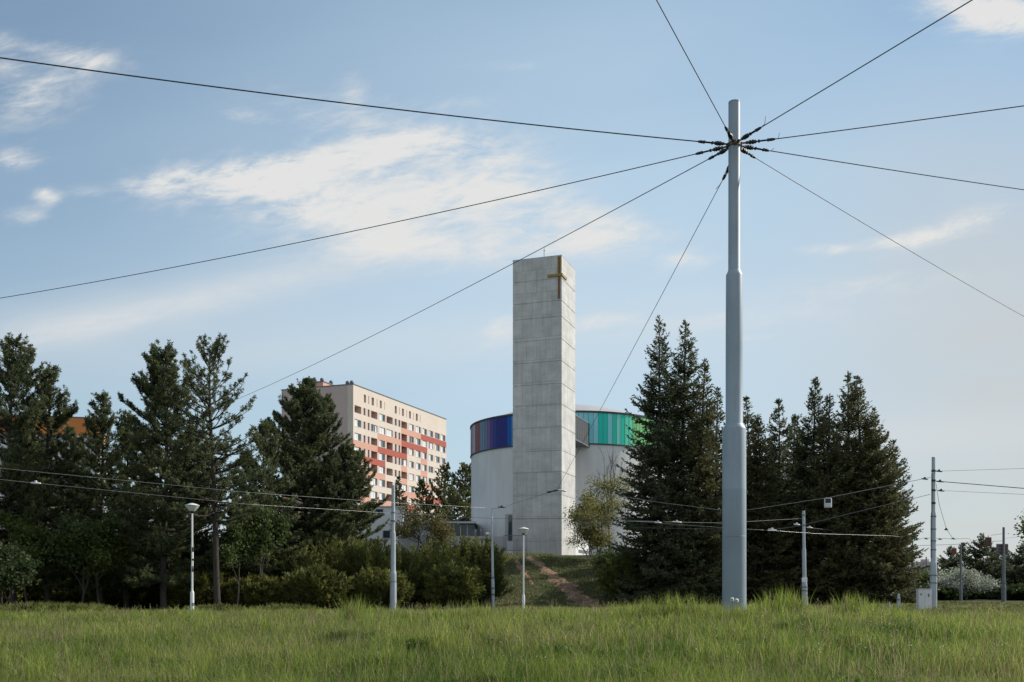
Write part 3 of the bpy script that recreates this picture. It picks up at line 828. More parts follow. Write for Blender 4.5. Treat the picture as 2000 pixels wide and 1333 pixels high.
# far conifers at the right edge
for i, (px, py, Y, half, lab) in enumerate([
        (1855, 1070, 165, 3.6, 'far dark conifer behind the blossoming bush'),
        (1882, 1062, 172, 3.4, 'far conifer behind the mast with the red sign'),
        (1918, 1044, 160, 4.0, 'tallest of the far conifers'),
        (1942, 1072, 168, 3.6, 'far conifer left of the grey pole with the signal board'),
        (1968, 1078, 175, 3.6, 'far conifer right of the grey pole with the signal board'),
        (2000, 1062, 160, 3.8, 'far conifer cut by the right edge of the picture'),
        (1838, 1092, 180, 3.0, 'low far conifer beside the hazy block')]):
    spruce(lab, px, py, Y, half, 640 + i, m_spruce, 'far conifers at the right', dens=1.1)
leafy('wide bush in white blossom at the far right', 1880, 1112, 118, 3.3, 660, m_blos, .22, 9000, 'blossoming_bush', 'bush', stems=6, gap=.1)
leafy('grey green bush left of the utility cabinet', 1806, 1112, 125, 3.6, 661, m_leafd, .24, 9000, 'leafy_bush', 'bush', stems=5, gap=.1)
for i, (px, py, Y, half, lab) in enumerate([(1835, 1150, 116, 2.8, 'low dark bush left of the blossoming bush'), (1928, 1148, 124, 3.6, 'low dark bush right of the blossoming bush'), (1990, 1144, 116, 3.8, 'low dark bush at the right edge under the far conifers'), (1890, 1156, 124, 3.8, 'low dark bush behind the blossoming bush')]):
    juniper(lab, px, py, Y, half, 670 + i, 'low dark bushes at the far right', mat=m_leafk, n=200, q0=.0)
leafy('broad leaved tree reaching in at the right edge', 2034, 955, 40, .75, 662, m_leafd, .13, 1300, 'leafy_tree', 'tree', gap=.25)

# ------------------------------------------------------------------ stepped steel poles
def stepped_pole(name, label, px, Y, tops, rads, mat, cat='pole', group=None, n=40, lean=0.0, base=None):
    """tops: photo heights of [top, upper shoulder, lower shoulder]; rads: radii from the top section down"""
    x = X(px, Y); zb = gz1(x, Y) - .05 if base is None else base
    root = empty(name, (x, Y, zb), label, cat, group)
    zs = [E + (1150 - t) / F * Y - zb for t in tops]
    r1, r2, r3 = rads
    sh = .055 if Y < 30 else .12
    prof = [(r3 * 1.02, 0), (r3, 1.0), (r3 * .985, zs[2] - sh), (r3 * .96, zs[2] - sh * .5), (r2 * 1.08, zs[2] + sh * .6), (r2 * 1.01, zs[2] + sh * 1.1),
            (r2, (zs[1] + zs[2]) / 2), (r2 * .97, zs[1] - sh), (r2 * .94, zs[1] - sh * .5), (r1 * 1.08, zs[1] + sh * .6), (r1 * 1.01, zs[1] + sh * 1.1), (r1 * .97, zs[0] - r1 * .35)]
    mb = MB(); mb.lathe(prof, n=n, mat=0)
    mb.build('shaft', mat, root)
    cap = MB(); cap.lathe([(r1 * .97, zs[0] - r1 * .35), (r1 * 1.0, zs[0] - r1 * .34), (r1 * .95, zs[0] - r1 * .15), (r1 * .7, zs[0] - r1 * .03), (.001, zs[0])], n=n)
    cap.build('cap', mat, root)
    if lean: root.rotation_euler = (0, lean, 0)
    return root, zs

main, mz = stepped_pole('tram_pole', 'huge grey blue stepped steel pole carrying eight radiating wires', 1434, 20.0, [198, 534, 834], [.119, .170, .238], m_pole, group='stepped tram poles')
ZC = E + (1150 - 284) / F * 20           # height of the clamp
b = MB(); zc = ZC - main.location.z
b.lathe([(.119, zc - .035), (.134, zc - .035), (.134, zc + .035), (.119, zc + .035)], n=32, smooth=False)
for a in (0.4, 2.5, 4.6): b.bbox((math.cos(a) * .145, math.sin(a) * .145, zc), (.05, .05, .09), a, b=.006)
b.build('clamp_band', m_rust, main)
b = MB(); b.lathe([(.239, 1.9), (.2395, 1.9), (.2395, 1.915), (.239, 1.915)], n=40)
b.build('weld_seam', m_pole, main)

def sagline(p0, p1, sag, n=28):
    p0 = Vector(p0); p1 = Vector(p1)
    return [p0.lerp(p1, k / n) - Vector((0, 0, sag * 4 * (k / n) * (1 - k / n))) for k in range(n + 1)]

def span_wire(label, target, sag, r=.0092, drop=0.0, dz=0.0, tail=None, group='wires radiating from the huge pole', long=1.0):
    """wire from the clamp on the huge pole, with shackle, insulator and turnbuckle near the pole"""
    c = Vector((main.location.x, 20.0, ZC + dz)); t = Vector(target)
    h = (t - c); hh = Vector((h.x, h.y, 0)).normalized()
    p0 = c + hh * .132
    line = sagline(p0, t, sag, 40)
    d = (line[1] - line[0]).normalized()
    root = empty('span_wire', p0, label, 'wire', group)
    o = Vector(p0)
    m = MB(); m.tube([q - o for q in [p0 + d * .60 * long] + line[1:]], r, 6); m.build('strand', m_wire, root)
    m = MB()
    q = d.cross(Vector((0, 0, 1))).normalized()
    for s in (-1, 1): m.tube([d * .0 + q * .02 * s, d * .11 * long + q * .02 * s], .009, 6)
    m.bbox(d * .0, (.05, .05, .06), b=.008); m.bbox(d * .12 * long, (.05, .05, .055), math.atan2(d.y, d.x), b=.008)
    m.build('shackle', m_rust, root)
    m = MB()
    prof = [(.001, 0), (.022, .0), (.022, .02), (.042, .035), (.046, .06), (.03, .075), (.044, .09), (.046, .115), (.03, .13), (.042, .15), (.02, .17), (.02, .19), (.001, .19)]
    m.lathe([(a, z * long) for a, z in prof], c=d * .13 * long, n=14, axis=d)
    m.build('insulator', m_dark, root)
    m = MB()
    m.tube([d * .31 * long, d * .62 * long], .010, 6)
    for s in (-1, 1): m.tube([d * .36 * long + q * .022 * s, d * .52 * long + q * .022 * s], .008, 6)
    m.bbox(d * .35 * long, (.04, .055, .05), math.atan2(d.y, d.x), b=.006); m.bbox(d * .53 * long, (.04, .055, .05), math.atan2(d.y, d.x), b=.006)
    m.lathe([(.001, 0), (.026, .01), (.030, .05), (.022, .11), (.012, .13)], c=d * .54 * long, n=10, axis=d)
    m.build('turnbuckle', m_dark, root)
    if tail:
        m = MB(); s = d * .64 * long; e = Vector(tail)
        m.tube([s, s + (d * .5 + e * .3).normalized() * e.length * .5, s + d * e.length * .5 + e * .6], .0055, 5)
        m.build('loose_end', m_wire, root)
    return root

def ext(px, py, zz, over=1.25):
    """a level wire's far end: the point seen at (px, py) at height zz over the eye, pushed on beyond the frame"""
    Y = zz * F / (1150 - py)
    a = Vector((main.location.x, 20.0, ZC)); p = Vector(P(px, py, Y))
    return a + (p - a) * over
hz = ZC - E
span_wire('wire running steeply up and out of the top of the picture', ext(1280, 0, hz, 3.0), .0, tail=None, dz=.04)
span_wire('wire rising to the upper right corner', ext(1900, 0, hz, 3.0), .02, tail=(0, -.1, .25), dz=.03)
span_wire('wire running almost level to the right edge, rising slightly', ext(2000, 205, hz, 2.0), .03, tail=(.0, -.1, .15), dz=.015)
span_wire('wire falling gently to the right edge', ext(2000, 366, hz, 2.0), .06, tail=(.1, 0, .1))
span_wire('thin wire falling steeply to the right edge over the spruces', ext(2000, 612, hz, 1.6), .12, r=.0078)
span_wire('thick wire running from the pole to the upper left edge', ext(0, 98, hz, 1.4), .16, r=.0112)
span_wire('wire falling in a long sag to the left edge at mid height', ext(0, 570, hz, 1.3), .28, r=.0092)
span_wire('thin wire crossing the tower top and ending in the pines', P(440, 790, 60), .25, r=.009)
w9 = span_wire('thin wire dropping across the tower foot to the overhead tram lines', P(1088, 956, 48), .05, r=.0078, dz=-.28, tail=(-.2, -.2, -.25))

# other tram poles
pB, zB = stepped_pole('tram_pole', 'slim pale stepped pole standing before the dark bushes', 768, 69, [948, 1040, 1118], [.125, .175, .232], m_pole2, group='stepped tram poles', n=24)
pC, zC_ = stepped_pole('tram_pole', 'short pale stepped pole with a small white plate, before the spruces', 1571.5, 74, [998, 1073, 1139], [.112, .148, .205], m_pole2, group='stepped tram poles', n=24, lean=-.012)
pD, zD = stepped_pole('tram_pole', 'tall banded pole with hanging cable beside the white cabinet', 1823, 67, [893, 1001, 1100], [.12, .165, .225], m_pole2, group='stepped tram poles', n=24)
pE, zE = stepped_pole('tram_pole', 'dark grey pole with a signal board near the right edge', 1960, 105, [1030, 1088, 1143], [.125, .17, .23], m_pole3, group='stepped tram poles', n=20)
pF, zF = stepped_pole('tram_pole', 'thin far grey pole before the blossoming bush', 1876.5, 110, [1065, 1095, 1150], [.085, .12, .16], m_pole3, group='stepped tram poles', n=16)
pG, zG = stepped_pole('tram_pole', 'far grey pole just left of the white cabinet', 1782, 112, [1040, 1090, 1150], [.085, .14, .20], m_pole3, group='stepped tram poles', n=16)
pH, zH = stepped_pole('tram_pole', 'shortest far pole, rising behind the white cabinet', 1809, 150, [1088, 1118, 1150], [.09, .13, .17], m_pole3, group='stepped tram poles', n=16)
def band(root, z, r, hgt=.10, mat=None, name='band', mb=None):
    m = MB(); m.lathe([(r, z), (r + .018, z), (r + .018, z + hgt), (r, z + hgt)], n=24, smooth=False)
    return m.build(name, mat or m_dark, root)
for py, r in ((1003, .127), (1019, .17),):
    band(pB, E + (1150 - py) / F * 69 - pB.location.z, r, .08, m_pole3)
band(pB, E + (1150 - 1137) / F * 69 - pB.location.z, .233, .04, m_pole3)
for py, r in ((1008, .116), (1028, .116), (1148, .21), (1155, .21)):
    band(pC, E + (1150 - py) / F * 74 - pC.location.z, r, .09, m_pole3)
m = MB(); zz = E + (1150 - 1133) / F * 74 - pC.location.z
m.bbox((-.05, -.225, zz), (.40, .02, .35), b=.004); m.build('plate', m_white, pC)
for py, r in ((922, .123), (941, .123), (960, .123), (985, .125), (1010, .17), (1035, .17), (1058, .17), (1075, .17), (1125, .23), (1140, .23)):
    band(pD, E + (1150 - py) / F * 67 - pD.location.z, r, .07 if r > .15 else .13, m_pole3 if r > .15 else m_dark)
m = MB(); ts = [893 + k * 12 for k in range(4, 26)]
m.tube([(-.21 if py > 1000 else -.165, -.10, E + (1150 - py) / F * 67 - pD.location.z) for py in range(925, 1105, 15)], .022, 6); m.build('conduit', m_dark, pD)
m = MB(); m.bbox((.0, .3, E + (1150 - 1073) / F * 105 - pE.location.z), (1.15, .35, 1.15), b=.04)
sb = m.build('signal_board', m_pole3, pE)
m = MB()
for i in (-1, 1):
    for j in (-1, 0, 1): m.bbox((i * .27, .115, E + (1150 - 1073) / F * 105 - pE.location.z + j * .33), (.42, .03, .24), b=.01)
m.build('signal_face', m_sign, sb)
for py, r in ((1140, .24), (1150, .24)):
    band(pE, E + (1150 - py) / F * 105 - pE.location.z, r, .12, m_pole3)
m = MB(); zq = pG.location.z
m.tube([(.22, -.1, 0.2), (.22, -.1, 5.0)], .05, 8); m.build('conduit', m_pole3, pG)
m = MB(); m.bbox((.15, 0, E + (1150 - 1168) / F * 112 - zq), (1.0, .9, .45), b=.05); m.build('footing', m_pole3, pG)

# thin mast with a small lamp head behind the bushes
x, Y = X(963, 74), 74.0
zb = gz1(x, Y)
mast = empty('lamp_mast', (x, Y, zb - .05), 'thin grey mast with a small lamp head beside the end bush', 'mast', None)
zt = E + (1150 - 993) / F * Y - zb
m = MB(); m.lathe([(.13, 0), (.13, 2.2), (.10, 2.3), (.095, zt * .66), (.07, zt * .68), (.06, zt), (.001, zt + .01)], n=16); m.build('shaft', m_pole2, mast)
zl = E + (1150 - 1044) / F * Y - zb
m = MB(); m.tube([(-.08, -.02, zl - .15), (-.16, -.05, zl + .03), (-.30, -.08, zl + .08)], .03, 6); m.build('arm', m_pole2, mast)
m = MB(); m.lathe([(.001, .16), (.12, .12), (.17, .02), (.12, -.05), (.001, -.07)], c=(-.36, -.08, zl + .05), n=16); m.build('lamp_head', m_lamp, mast)
for py, r in ((1130, .10), (1150, .13), (1162, .13)): band(mast, E + (1150 - py) / F * Y - zb, r, .14, m_pole3)
mast.rotation_euler = (0, -.012, 0)

# park lamps
def park_lamp(label, px, Y, pyt, seed):
    x = X(px, Y); zb = gz1(x, Y) - .05; zt = E + (1150 - pyt) / F * Y - zb
    root = empty('street_lamp', (x, Y, zb), label, 'street lamp', 'white park lamps')
    m = MB(); zl = min(1.05, zt * .22)
    m.lathe([(.085, 0), (.085, zl), (.078, zl + .03), (.05, zl + .08), (.046, zl + .2), (.040, zt - .40)], n=20); m.build('post', m_lamp, root)
    m = MB(); m.lathe([(.0405, zt - .47), (.058, zt - .46), (.062, zt - .40), (.12, zt - .385), (.125, zt - .37), (.001, zt - .36)], n=24); m.build('collar', m_dark, root)
    m = MB(); m.lathe([(.115, zt - .37), (.30, zt - .155), (.305, zt - .145)], n=36); m.build('lamp_bowl', m_lamp, root)
    m = MB(); m.lathe([(.285, zt - .144), (.30, zt - .122)], n=36); m.build('gap_ring', m_dark, root)
    m = MB(); m.lathe([(.31, zt - .13), (.325, zt - .122), (.325, zt - .11), (.16, zt - .035), (.05, zt - .005), (.001, zt)], n=36)
    m.lathe([(.31, zt - .13), (.001, zt - .128)], n=36); m.build('lamp_hood', m_lamp, root)
    return root, zt
lampA, zA = park_lamp('white lamp post plastered with stickers, in front of the pines', 375.5, 45, 983, 1)
lampB, zB2 = park_lamp('clean white lamp post in front of the concrete tower', 1022.5, 58, 1030, 2)
stk = [(1078, .40, .060, m_dark), (1085, .30, .062, m_white), (1093, .34, .060, m_dark), (1101, .24, .063, m_white), (1108, .22, .060, m_pole3), (1114, .14, .062, m_dark), (1181, .15, .088, m_pole3)]
for py, hh, r, mt in stk:
    zz = E + (1150 - py) / F * 45 - lampA.location.z
    m = MB(); a0 = R(258 + 8 * (py % 3)); m.lathe([(r - .006, zz - hh / 2), (r, zz - hh / 2), (r, zz + hh / 2), (r - .006, zz + hh / 2)], n=10, a0=a0, a1=a0 + R(88), smooth=False)
    m.build('sticker', mt, lampA)

# ------------------------------------------------------------------ overhead tram lines
def line(label, pts, r, mat, group='overhead tram lines', sag=0.0, fit=(), fm=None, name='tram_wire'):
    W = [Vector(P(*p)) for p in pts]
    path = []
    for a, b_ in zip(W[:-1], W[1:]):
        seg = sagline(a, b_, sag, 10)
        path += seg if not path else seg[1:]
    if not fit:
        m = MB(); o = m
        m.tube(path, r, 5)
        ob = m.build(name, mat); return tag(ob, label, 'wire', group)
    root = empty(name, path[0], label, 'wire', group)
    m = MB(); m.tube([p - path[0] for p in path], r, 5); m.build('strand', mat, root)
    for px, py, Y, ln in fit:
        c = Vector(P(px, py, Y)) - path[0]
        m = MB(); m.lathe([(.001, -ln / 2), (.03, -ln / 2), (.05, -ln * .3), (.05, ln * .3), (.03, ln / 2), (.001, ln / 2)], c=c, n=10, axis=(1, .25, -.06))
        m.bbox((c.x, c.y, c.z + .05), (.12, .10, .16), b=.02)
        m.build('insulator', fm or m_porc, root)
    return root
line('upper bright wire sagging across the dark pines to the thin mast', [(-80, 907, 50), (480, 962, 58), (760, 982, 66), (962, 993, 74)], .0072, m_wire2)
line('lower bright wire crossing the pines below the first', [(-80, 929, 51), (480, 985, 58), (766, 1003, 69)], .0072, m_wire2, fit=[(70, 944, 52.5, .5)])
line('grey wire from the pale pole past the mast to the tower foot', [(766, 1003, 69), (962, 1013, 74), (1180, 1014, 78), (1300, 1020, 66)], .013, m_wire3)
line('short wire with fitting before the church wall', [(962, 994, 74), (985, 992, 72), (1003, 984, 60), (1080, 960, 48.5)], .010, m_wire3, fit=[(980, 991, 72, .55)], fm=m_dark)
line('wire crossing the tower foot to the big spruces', [(1000, 1018, 76), (1125, 1022, 74), (1230, 1018, 70), (1410, 1031, 66), (1480, 1035, 66), (1600, 1043, 70), (1740, 1047, 78), (1790, 1052, 90)], .010, m_wire2, fit=[(1285, 1021, 68.5, .5), (1322, 1020, 67.8, .7), (1508, 1035, 66, .6)])
line('bright wire from the spruces to the short pale pole', [(1180, 965, 66), (1290, 982, 64), (1410, 997, 62)], .009, m_wire2)
line('wire meeting the short pale pole from the left', [(1215, 1018, 66), (1410, 1022, 70), (1570, 1013, 74)], .009, m_wire2)
line('lowest grey wire before the spruces', [(1230, 1031, 70), (1410, 1034, 68), (1508, 1036, 66)], .011, m_wire3)
line('span wire from the banded pole over the signal box to the big pole line', [(1817, 933, 67), (1620, 972, 64), (1465, 996, 62), (1410, 997, 62)], .016, m_wire3, fit=[(1806, 936, 67, .5)], fm=m_dark)
line('second span wire from the banded pole down to the tram wires', [(1817, 966, 67), (1700, 994, 66), (1560, 1028, 66), (1510, 1035, 66)], .016, m_wire3, fit=[(1556, 1025, 66, .45)])
line('wire with pale insulators from the short pole to the far pole', [(1573, 1030, 74), (1628, 1037, 84), (1688, 1042, 98), (1740, 1046, 104), (1782, 1051, 112)], .014, m_wire3, fit=[(1581, 1031, 75.6, .5), (1628, 1037, 84, .7), (1688, 1042, 98, .8), (1738, 1046, 104, 1.0)])
line('uppermost faint wire right of the banded pole', [(1826, 921, 67), (2080, 913, 60)], .010, m_wire3, fit=[(1834, 921, 67, .5)], fm=m_dark)
line('thick dark wire right of the banded pole', [(1826, 940, 67), (2080, 961, 58)], .024, m_wire, fit=[(1836, 941, 67, .6)], fm=m_dark)
line('lowest faint wire right of the banded pole', [(1826, 958, 67), (2080, 970, 60)], .010, m_wire3, fit=[(1838, 959, 67, .5)], fm=m_dark)
line('dark cable drooping from the banded pole to the far wires', [(1828, 946, 67), (1834, 985, 69), (1848, 1033, 72), (1862, 1054, 76)], .014, m_wire, fit=[(1848, 1035, 72, .3)], fm=m_dark)
line('far cross wire carrying the red signs', [(1795, 1066, 112), (1864, 1064, 108), (1930, 1058, 106), (1957, 1057, 105)], .020, m_wire, group='overhead tram lines')
line('far wire with dark fittings behind the banded pole', [(1784, 1058, 112), (1805, 1051, 105), (1862, 1053, 104), (1893, 1052, 104), (1901, 1063, 106)], .018, m_wire3, fit=[(1809, 1053, 105, .5), (1836, 1054, 104, .5), (1862, 1053, 104, .6)], fm=m_dark)
line('short wire reaching the dark grey pole from the left', [(1935, 1046, 108), (1957, 1043, 105)], .018, m_wire3)
line('faint wire leaving the dark grey pole to the right', [(1963, 1052, 105), (2060, 1040, 90)], .010, m_wire3)
# line fitting where the dropping wire meets the tram wires
fx = empty('wire_clamp', P(1085, 958, 48), 'dark wire clamp hanging before the tower foot', 'wire clamp')
m = MB(); m.tube([(-.42, .0, -.10), (.20, 0, .02)], .035, 8); m.bbox((-.28, 0, -.08), (.16, .1, .09), b=.02); m.bbox((-.02, 0, -.02), (.14, .1, .09), b=.02)
m.tube([(.10, 0, .0), (.20, 0, .10), (.16, 0, .16)], .018, 6); m.build('clamp_body', m_dark, fx)
m = MB(); m.lathe([(.001, -.2), (.04, -.18), (.05, 0), (.04, .18), (.001, .2)], c=(.32, 0, -.01), n=10, axis=(1, 0, -.2)); m.build('insulator', m_porc, fx)

# signal box on the span wire
sg = empty('signal_box', P(1617, 972, 64), 'white cased signal box hanging from a span wire before the spruces', 'signal')
m = MB(); m.bbox((0, 0, -.36), (.42, .30, .62), b=.03); m.build('housing', m_white, sg)
m = MB(); m.bbox((-.04, -.165, -.22), (.34, .03, .30), b=.01); m.build('lens_panel', m_black, sg)
m = MB(); m.bbox((-.04, -.17, -.53), (.34, .03, .20), b=.01); m.build('lower_panel', m_alu, sg)
m = MB()
for s in (-.12, .12): m.tube([(s, 0, -.06), (s * 1.3, 0, .03)], .014, 6)
m.build('hanger', m_dark, sg)
for px, py, Y, sz, lab in ((1864, 1075, 108, .5, 'small red sign hanging under the far cross wire, left one'), (1930, 1056, 106, .75, 'larger red brown sign hanging near the dark grey pole')):
    r_ = empty('hanging_sign', P(px, py, Y), lab, 'sign', 'red signs on the far cross wire')
    m = MB(); m.bbox((0, 0, -sz * .2), (sz * .9, .12, sz * 1.3), b=.03); m.build('sign_plate', m_sign if sz > .6 else m_sign2, r_)
    m = MB(); m.tube([(0, 0, sz * .45), (0, 0, sz * .75)], .03, 6); m.build('hanger', m_dark, r_)

# cabinet, posts
x, Y = X(1804, 64), 64.0; zb = gz1(x, Y) - .05; zt = E + (1150 - 1152) / F * Y - zb
cb = empty('utility_cabinet', (x, Y, zb), 'off white utility cabinet beside the banded pole', 'cabinet', None, R(-6))
m = MB(); m.bbox((0, 0, zt / 2), (.82, .5, zt), b=.02); m.bbox((0, 0, zt + .02), (.88, .56, .05), b=.015); m.build('casing', m_render, cb)
m = MB(); m.bbox((-.2, -.262, zt / 2), (.38, .02, zt * .86), b=.004); m.bbox((.2, -.262, zt / 2), (.38, .02, zt * .86), b=.004); dr = m.build('door', m_render, cb)
m = MB(); m.bbox((-.25, -.28, zt - .30), (.08, .02, .12), b=.004); m.bbox((.22, -.28, zt - .36), (.09, .02, .2), b=.004); m.build('lock', m_pole3, dr)
for px, Y, pyt, r, lab in ((1755, 66, 1160, .10, 'short grey post left of the cabinet'), (1737, 52, 1176, .035, 'small pale marker stake left of the short grey post')):
    x = X(px, Y); zb = gz1(x, Y) - .05; zt = E + (1150 - pyt) / F * Y - zb
    r_ = empty('marker_post', (x, Y, zb), lab, 'post')
    m = MB(); m.lathe([(r, 0), (r, zt * .8), (r * .85, zt * .82), (r * .85, zt - .05), (r * .5, zt), (.001, zt)], n=14); m.build('shaft', m_pole2, r_)
    m = MB(); m.lathe([(r * 1.25, zt * .62), (r * 1.25, zt * .72), (r * .9, zt * .72)], n=14); m.build('collar', m_pole3, r_)

# ------------------------------------------------------------------ bell tower
TH = math.atan2(1, .347)
DT = 104.0
tb = Vector((97 / F * DT, DT, gz1(97 / F * DT, DT) - .6))
tow = empty('bell_tower', tb, 'tall square bell tower of exposed concrete with a bronze cross at its corner', 'tower', None, TH)
def tz(py): return E + (1150 - py) / F * DT - tb.z
LX, LY = 5.3, 5.4
m = MB()
lv = [0] + sorted(tz(q) for q in (543.5, 587, 618, 662, 705, 749, 790, 834, 880, 922, 967, 1013, 1057)) + [tz(499)]
for i in range(len(lv) - 1):
    a, c = lv[i], lv[i + 1]
    j = .04
    m.box(0, LX, 0, LY, a + (j if i else 0), c - (j if i < len(lv) - 2 else 0))
    if i < len(lv) - 2: m.box(.04, LX - .04, .04, LY - .04, c - j, c + j)
m.build('shaft', m_conc, tow)
m = MB(); m.box(-.015, LX + .015, -.015, LY + .015, tz(499) , tz(499) + .05); m.build('coping', m_alu, tow)
# cross wrapped round the corner
zt_, zm, zl_ = tz(500.5), tz(537), tz(583)
m = MB()
m.box(-.06, 0.0, .05, .16, zm + .18, zt_); m.box(-.06, 0.0, .33, .44, zm + .18, zt_); m.box(-.02, -.001, .16, .33, zm + .18, zt_, 1)  # dark middle strip: shade of a recess, painted as darker metal
m.box(-.05, 0.0, .17, .40, zl_, zm - .18, 2)
m.box(-.12, 0.0, -.12, 1.52, zm - .13, zm + .13); m.box(0.0, 1.6, -.12, 0.0, zm - .13, zm + .13)
m.build('cross', [m_gold, m_goldb, m_goldb], tow)
m = MB(); m.tube([(2.2, 2.6, tz(499)), (2.2, 2.6, tz(470))], .035, 6); m.tube([(2.2, 2.6, tz(470)), (2.2, 2.6, tz(463))], .015, 5); m.bbox((2.2, 2.6, tz(471)), (.14, .14, .06), b=.02)
m.build('lightning_rod', m_dark, tow)

# ------------------------------------------------------------------ round church
CY = 127.0; CX = 108 / F * CY; RR = 12.25
cz = gz1(CX, CY - 10) - .6
ch = empty('round_church', (CX, CY, cz), 'white round church with a band of coloured glass under its roof', 'church')
def c_z(off): return E + off - cz
g0, g1 = c_z(16.75), c_z(20.3)
m = MB(); m.lathe([(RR, 0), (RR, g0 - .1)], n=160); m.lathe([(RR, g0 - .1), (RR - .6, g0 - .1)], n=160); m.build('drum_wall', m_render, ch)
cols = [(-90, (.13, .055, .075)), (-76, (.17, .10, .14)), (-73, (.20, .23, .34)), (-69, (.15, .03, .03)), (-63, (.13, .035, .03)), (-60, (.10, .14, .20)), (-55, (.09, .11, .19)), (-49, (.10, .08, .16)), (-45, (.03, .035, .16)), (-41, (.07, .03, .14)), (-38, (.015, .025, .16)), (-35, (.015, .015, .14)), (-33, (.0, .07, .32)), (-20, (.03, .15, .3)),
        (0, (.10, .40, .55)), (8, (.25, .58, .68)), (15, (.20, .62, .68)), (19, (.28, .64, .72)), (24, (.02, .56, .45)), (27, (.25, .66, .66)), (30, (.04, .58, .44)), (33, (.22, .68, .58)), (36, (.03, .58, .42)), (42, (.14, .66, .45)), (60, (.2, .5, .2)), (90, (.45, .45, .1)), (150, (.5, .2, .05)), (210, (.35, .08, .05)), (270, (.13, .055, .075))]  # right-hand panes brightened: sun shining through is painted into their colour
def g_ang(px):
    a = 0.0
    for k in range(40):
        q = ((px - 1000) / F * (CY - RR * math.cos(a)) - CX) / RR
        a = .5 * a + .5 * math.asin(max(-1, min(1, q)))
    return math.degrees(a)
_px = [None, 921, 923.5, 928.5, 935, 940.5, 946, 952, 957, 961, 966, 973, 989.5, 1001, 1060, 1124, 1150, 1160, 1171, 1187, 1196, 1204, 1212, 1219, 1233]
cols = [((g_ang(_px[i]) if 0 < i < len(_px) else a), c) for i, (a, c) in enumerate(cols)]
cols[10] = (cols[10][0], (.02, .03, .15)); cols[11] = (cols[11][0], (.012, .016, .13)); cols[12] = (cols[12][0], (.0, .06, .26))
gm = [glass_mat('tinted glass %s' % ['mauve', 'plum', 'lavender', 'crimson', 'garnet', 'slate', 'steel', 'violet', 'navy', 'heather', 'indigo', 'ink', 'azure', 'cobalt', 'sky', 'aqua', 'pool', 'ice', 'emerald', 'mist', 'jade', 'mint', 'sea', 'leaf', 'lime', 'amber', 'orange', 'ruby', 'rose'][i], c, .22, .15, .12) for i, (a, c) in enumerate([(a, tuple(min(.92, q * (1.75 if a < -10 else 1.2) + .01) for q in c)) for a, c in cols])]
m = MB(); NP = 132
for k in range(NP):
    adeg = 360.0 * (k + .5) / NP - 90           # 0 faces the camera, negative to the left
    j = 0
    for i, (a, c) in enumerate(cols):
        if a <= adeg: j = i
    a0 = R(-90 + 360.0 * k / NP - 90); a1 = R(-90 + 360.0 * (k + 1) / NP - 90)
    e = R(.07); rr = RR + .07
    v = [(rr * math.cos(a0 + e), rr * math.sin(a0 + e), g0), (rr * math.cos(a1 - e), rr * math.sin(a1 - e), g0), (rr * math.cos(a1 - e), rr * math.sin(a1 - e), g1), (rr * math.cos(a0 + e), rr * math.sin(a0 + e), g1)]
    m.add(v, [(0, 1, 2, 3)], j)
gl = m.build('glass_band', gm, ch)
m = MB()
for k in range(NP):
    a0 = R(-180 + 360.0 * k / NP)
    c_, s_ = math.cos(a0), math.sin(a0)
    m.bbox(((RR + .06) * c_, (RR + .06) * s_, (g0 + g1) / 2), (.05, .018, g1 - g0), a0)
m.build('mullions', m_bridge, gl)
m = MB(); m.lathe([(RR - .5, g1 - .02), (RR + .10, g1), (RR + .16, g1 + .02), (RR + .16, g1 + .20), (RR + .05, g1 + .24), (RR - .8, g1 + .24)], n=160, smooth=False)
m.build('eaves_ring', m_bridge, ch)
m = MB(); m.lathe([(RR, g0 - .1), (RR + .14, g0 - .1), (RR + .14, g0 + .02), (RR - .3, g0 + .02)], n=160, smooth=False); m.build('sill_ring', m_bridge, ch)
m = MB(); m.lathe([(RR - .8, g1 + .24)] + [(r, g1 + .24 + 2.55 * (1 - (r / 11.4) ** 2)) for r in (11.4, 10, 8, 6, 4, 2, 1, .01)], n=96); m.build('dome_roof', m_render2, ch)
m = MB()
m.lathe([(.3, g0), (RR - 1.2, g0), (RR - 1.2, g1)], n=64); m.build('gallery', m_render2, ch)
# entrance slot beside the tower
def drum_patch(a_lo, a_hi, z0, z1, rr, mat, name, n=6):
    m = MB(); m.lathe([(rr, z0), (rr, z1)], n=n, a0=R(a_lo - 90), a1=R(a_hi - 90))
    m.lathe([(RR, z0), (rr, z0)], n=n, a0=R(a_lo - 90), a1=R(a_hi - 90)); m.lathe([(rr, z1), (RR, z1)], n=n, a0=R(a_lo - 90), a1=R(a_hi - 90))
    return m.build(name, mat, ch)
def ang(px): return math.degrees(math.asin(((px - 1000) / F * 117.3 - CX) / RR))
z1_ = E + (1150 - 1004) / F * 117 - cz; z0_ = E + (1150 - 1056) / F * 117 - cz
drum_patch(ang(987), ang(1001), z0_, z1_, RR + .04, m_render2, 'entrance_frame')
drum_patch(ang(993.5), ang(1000.5), z0_, z1_ - .15, RR + .08, m_glass, 'entrance_glazing')
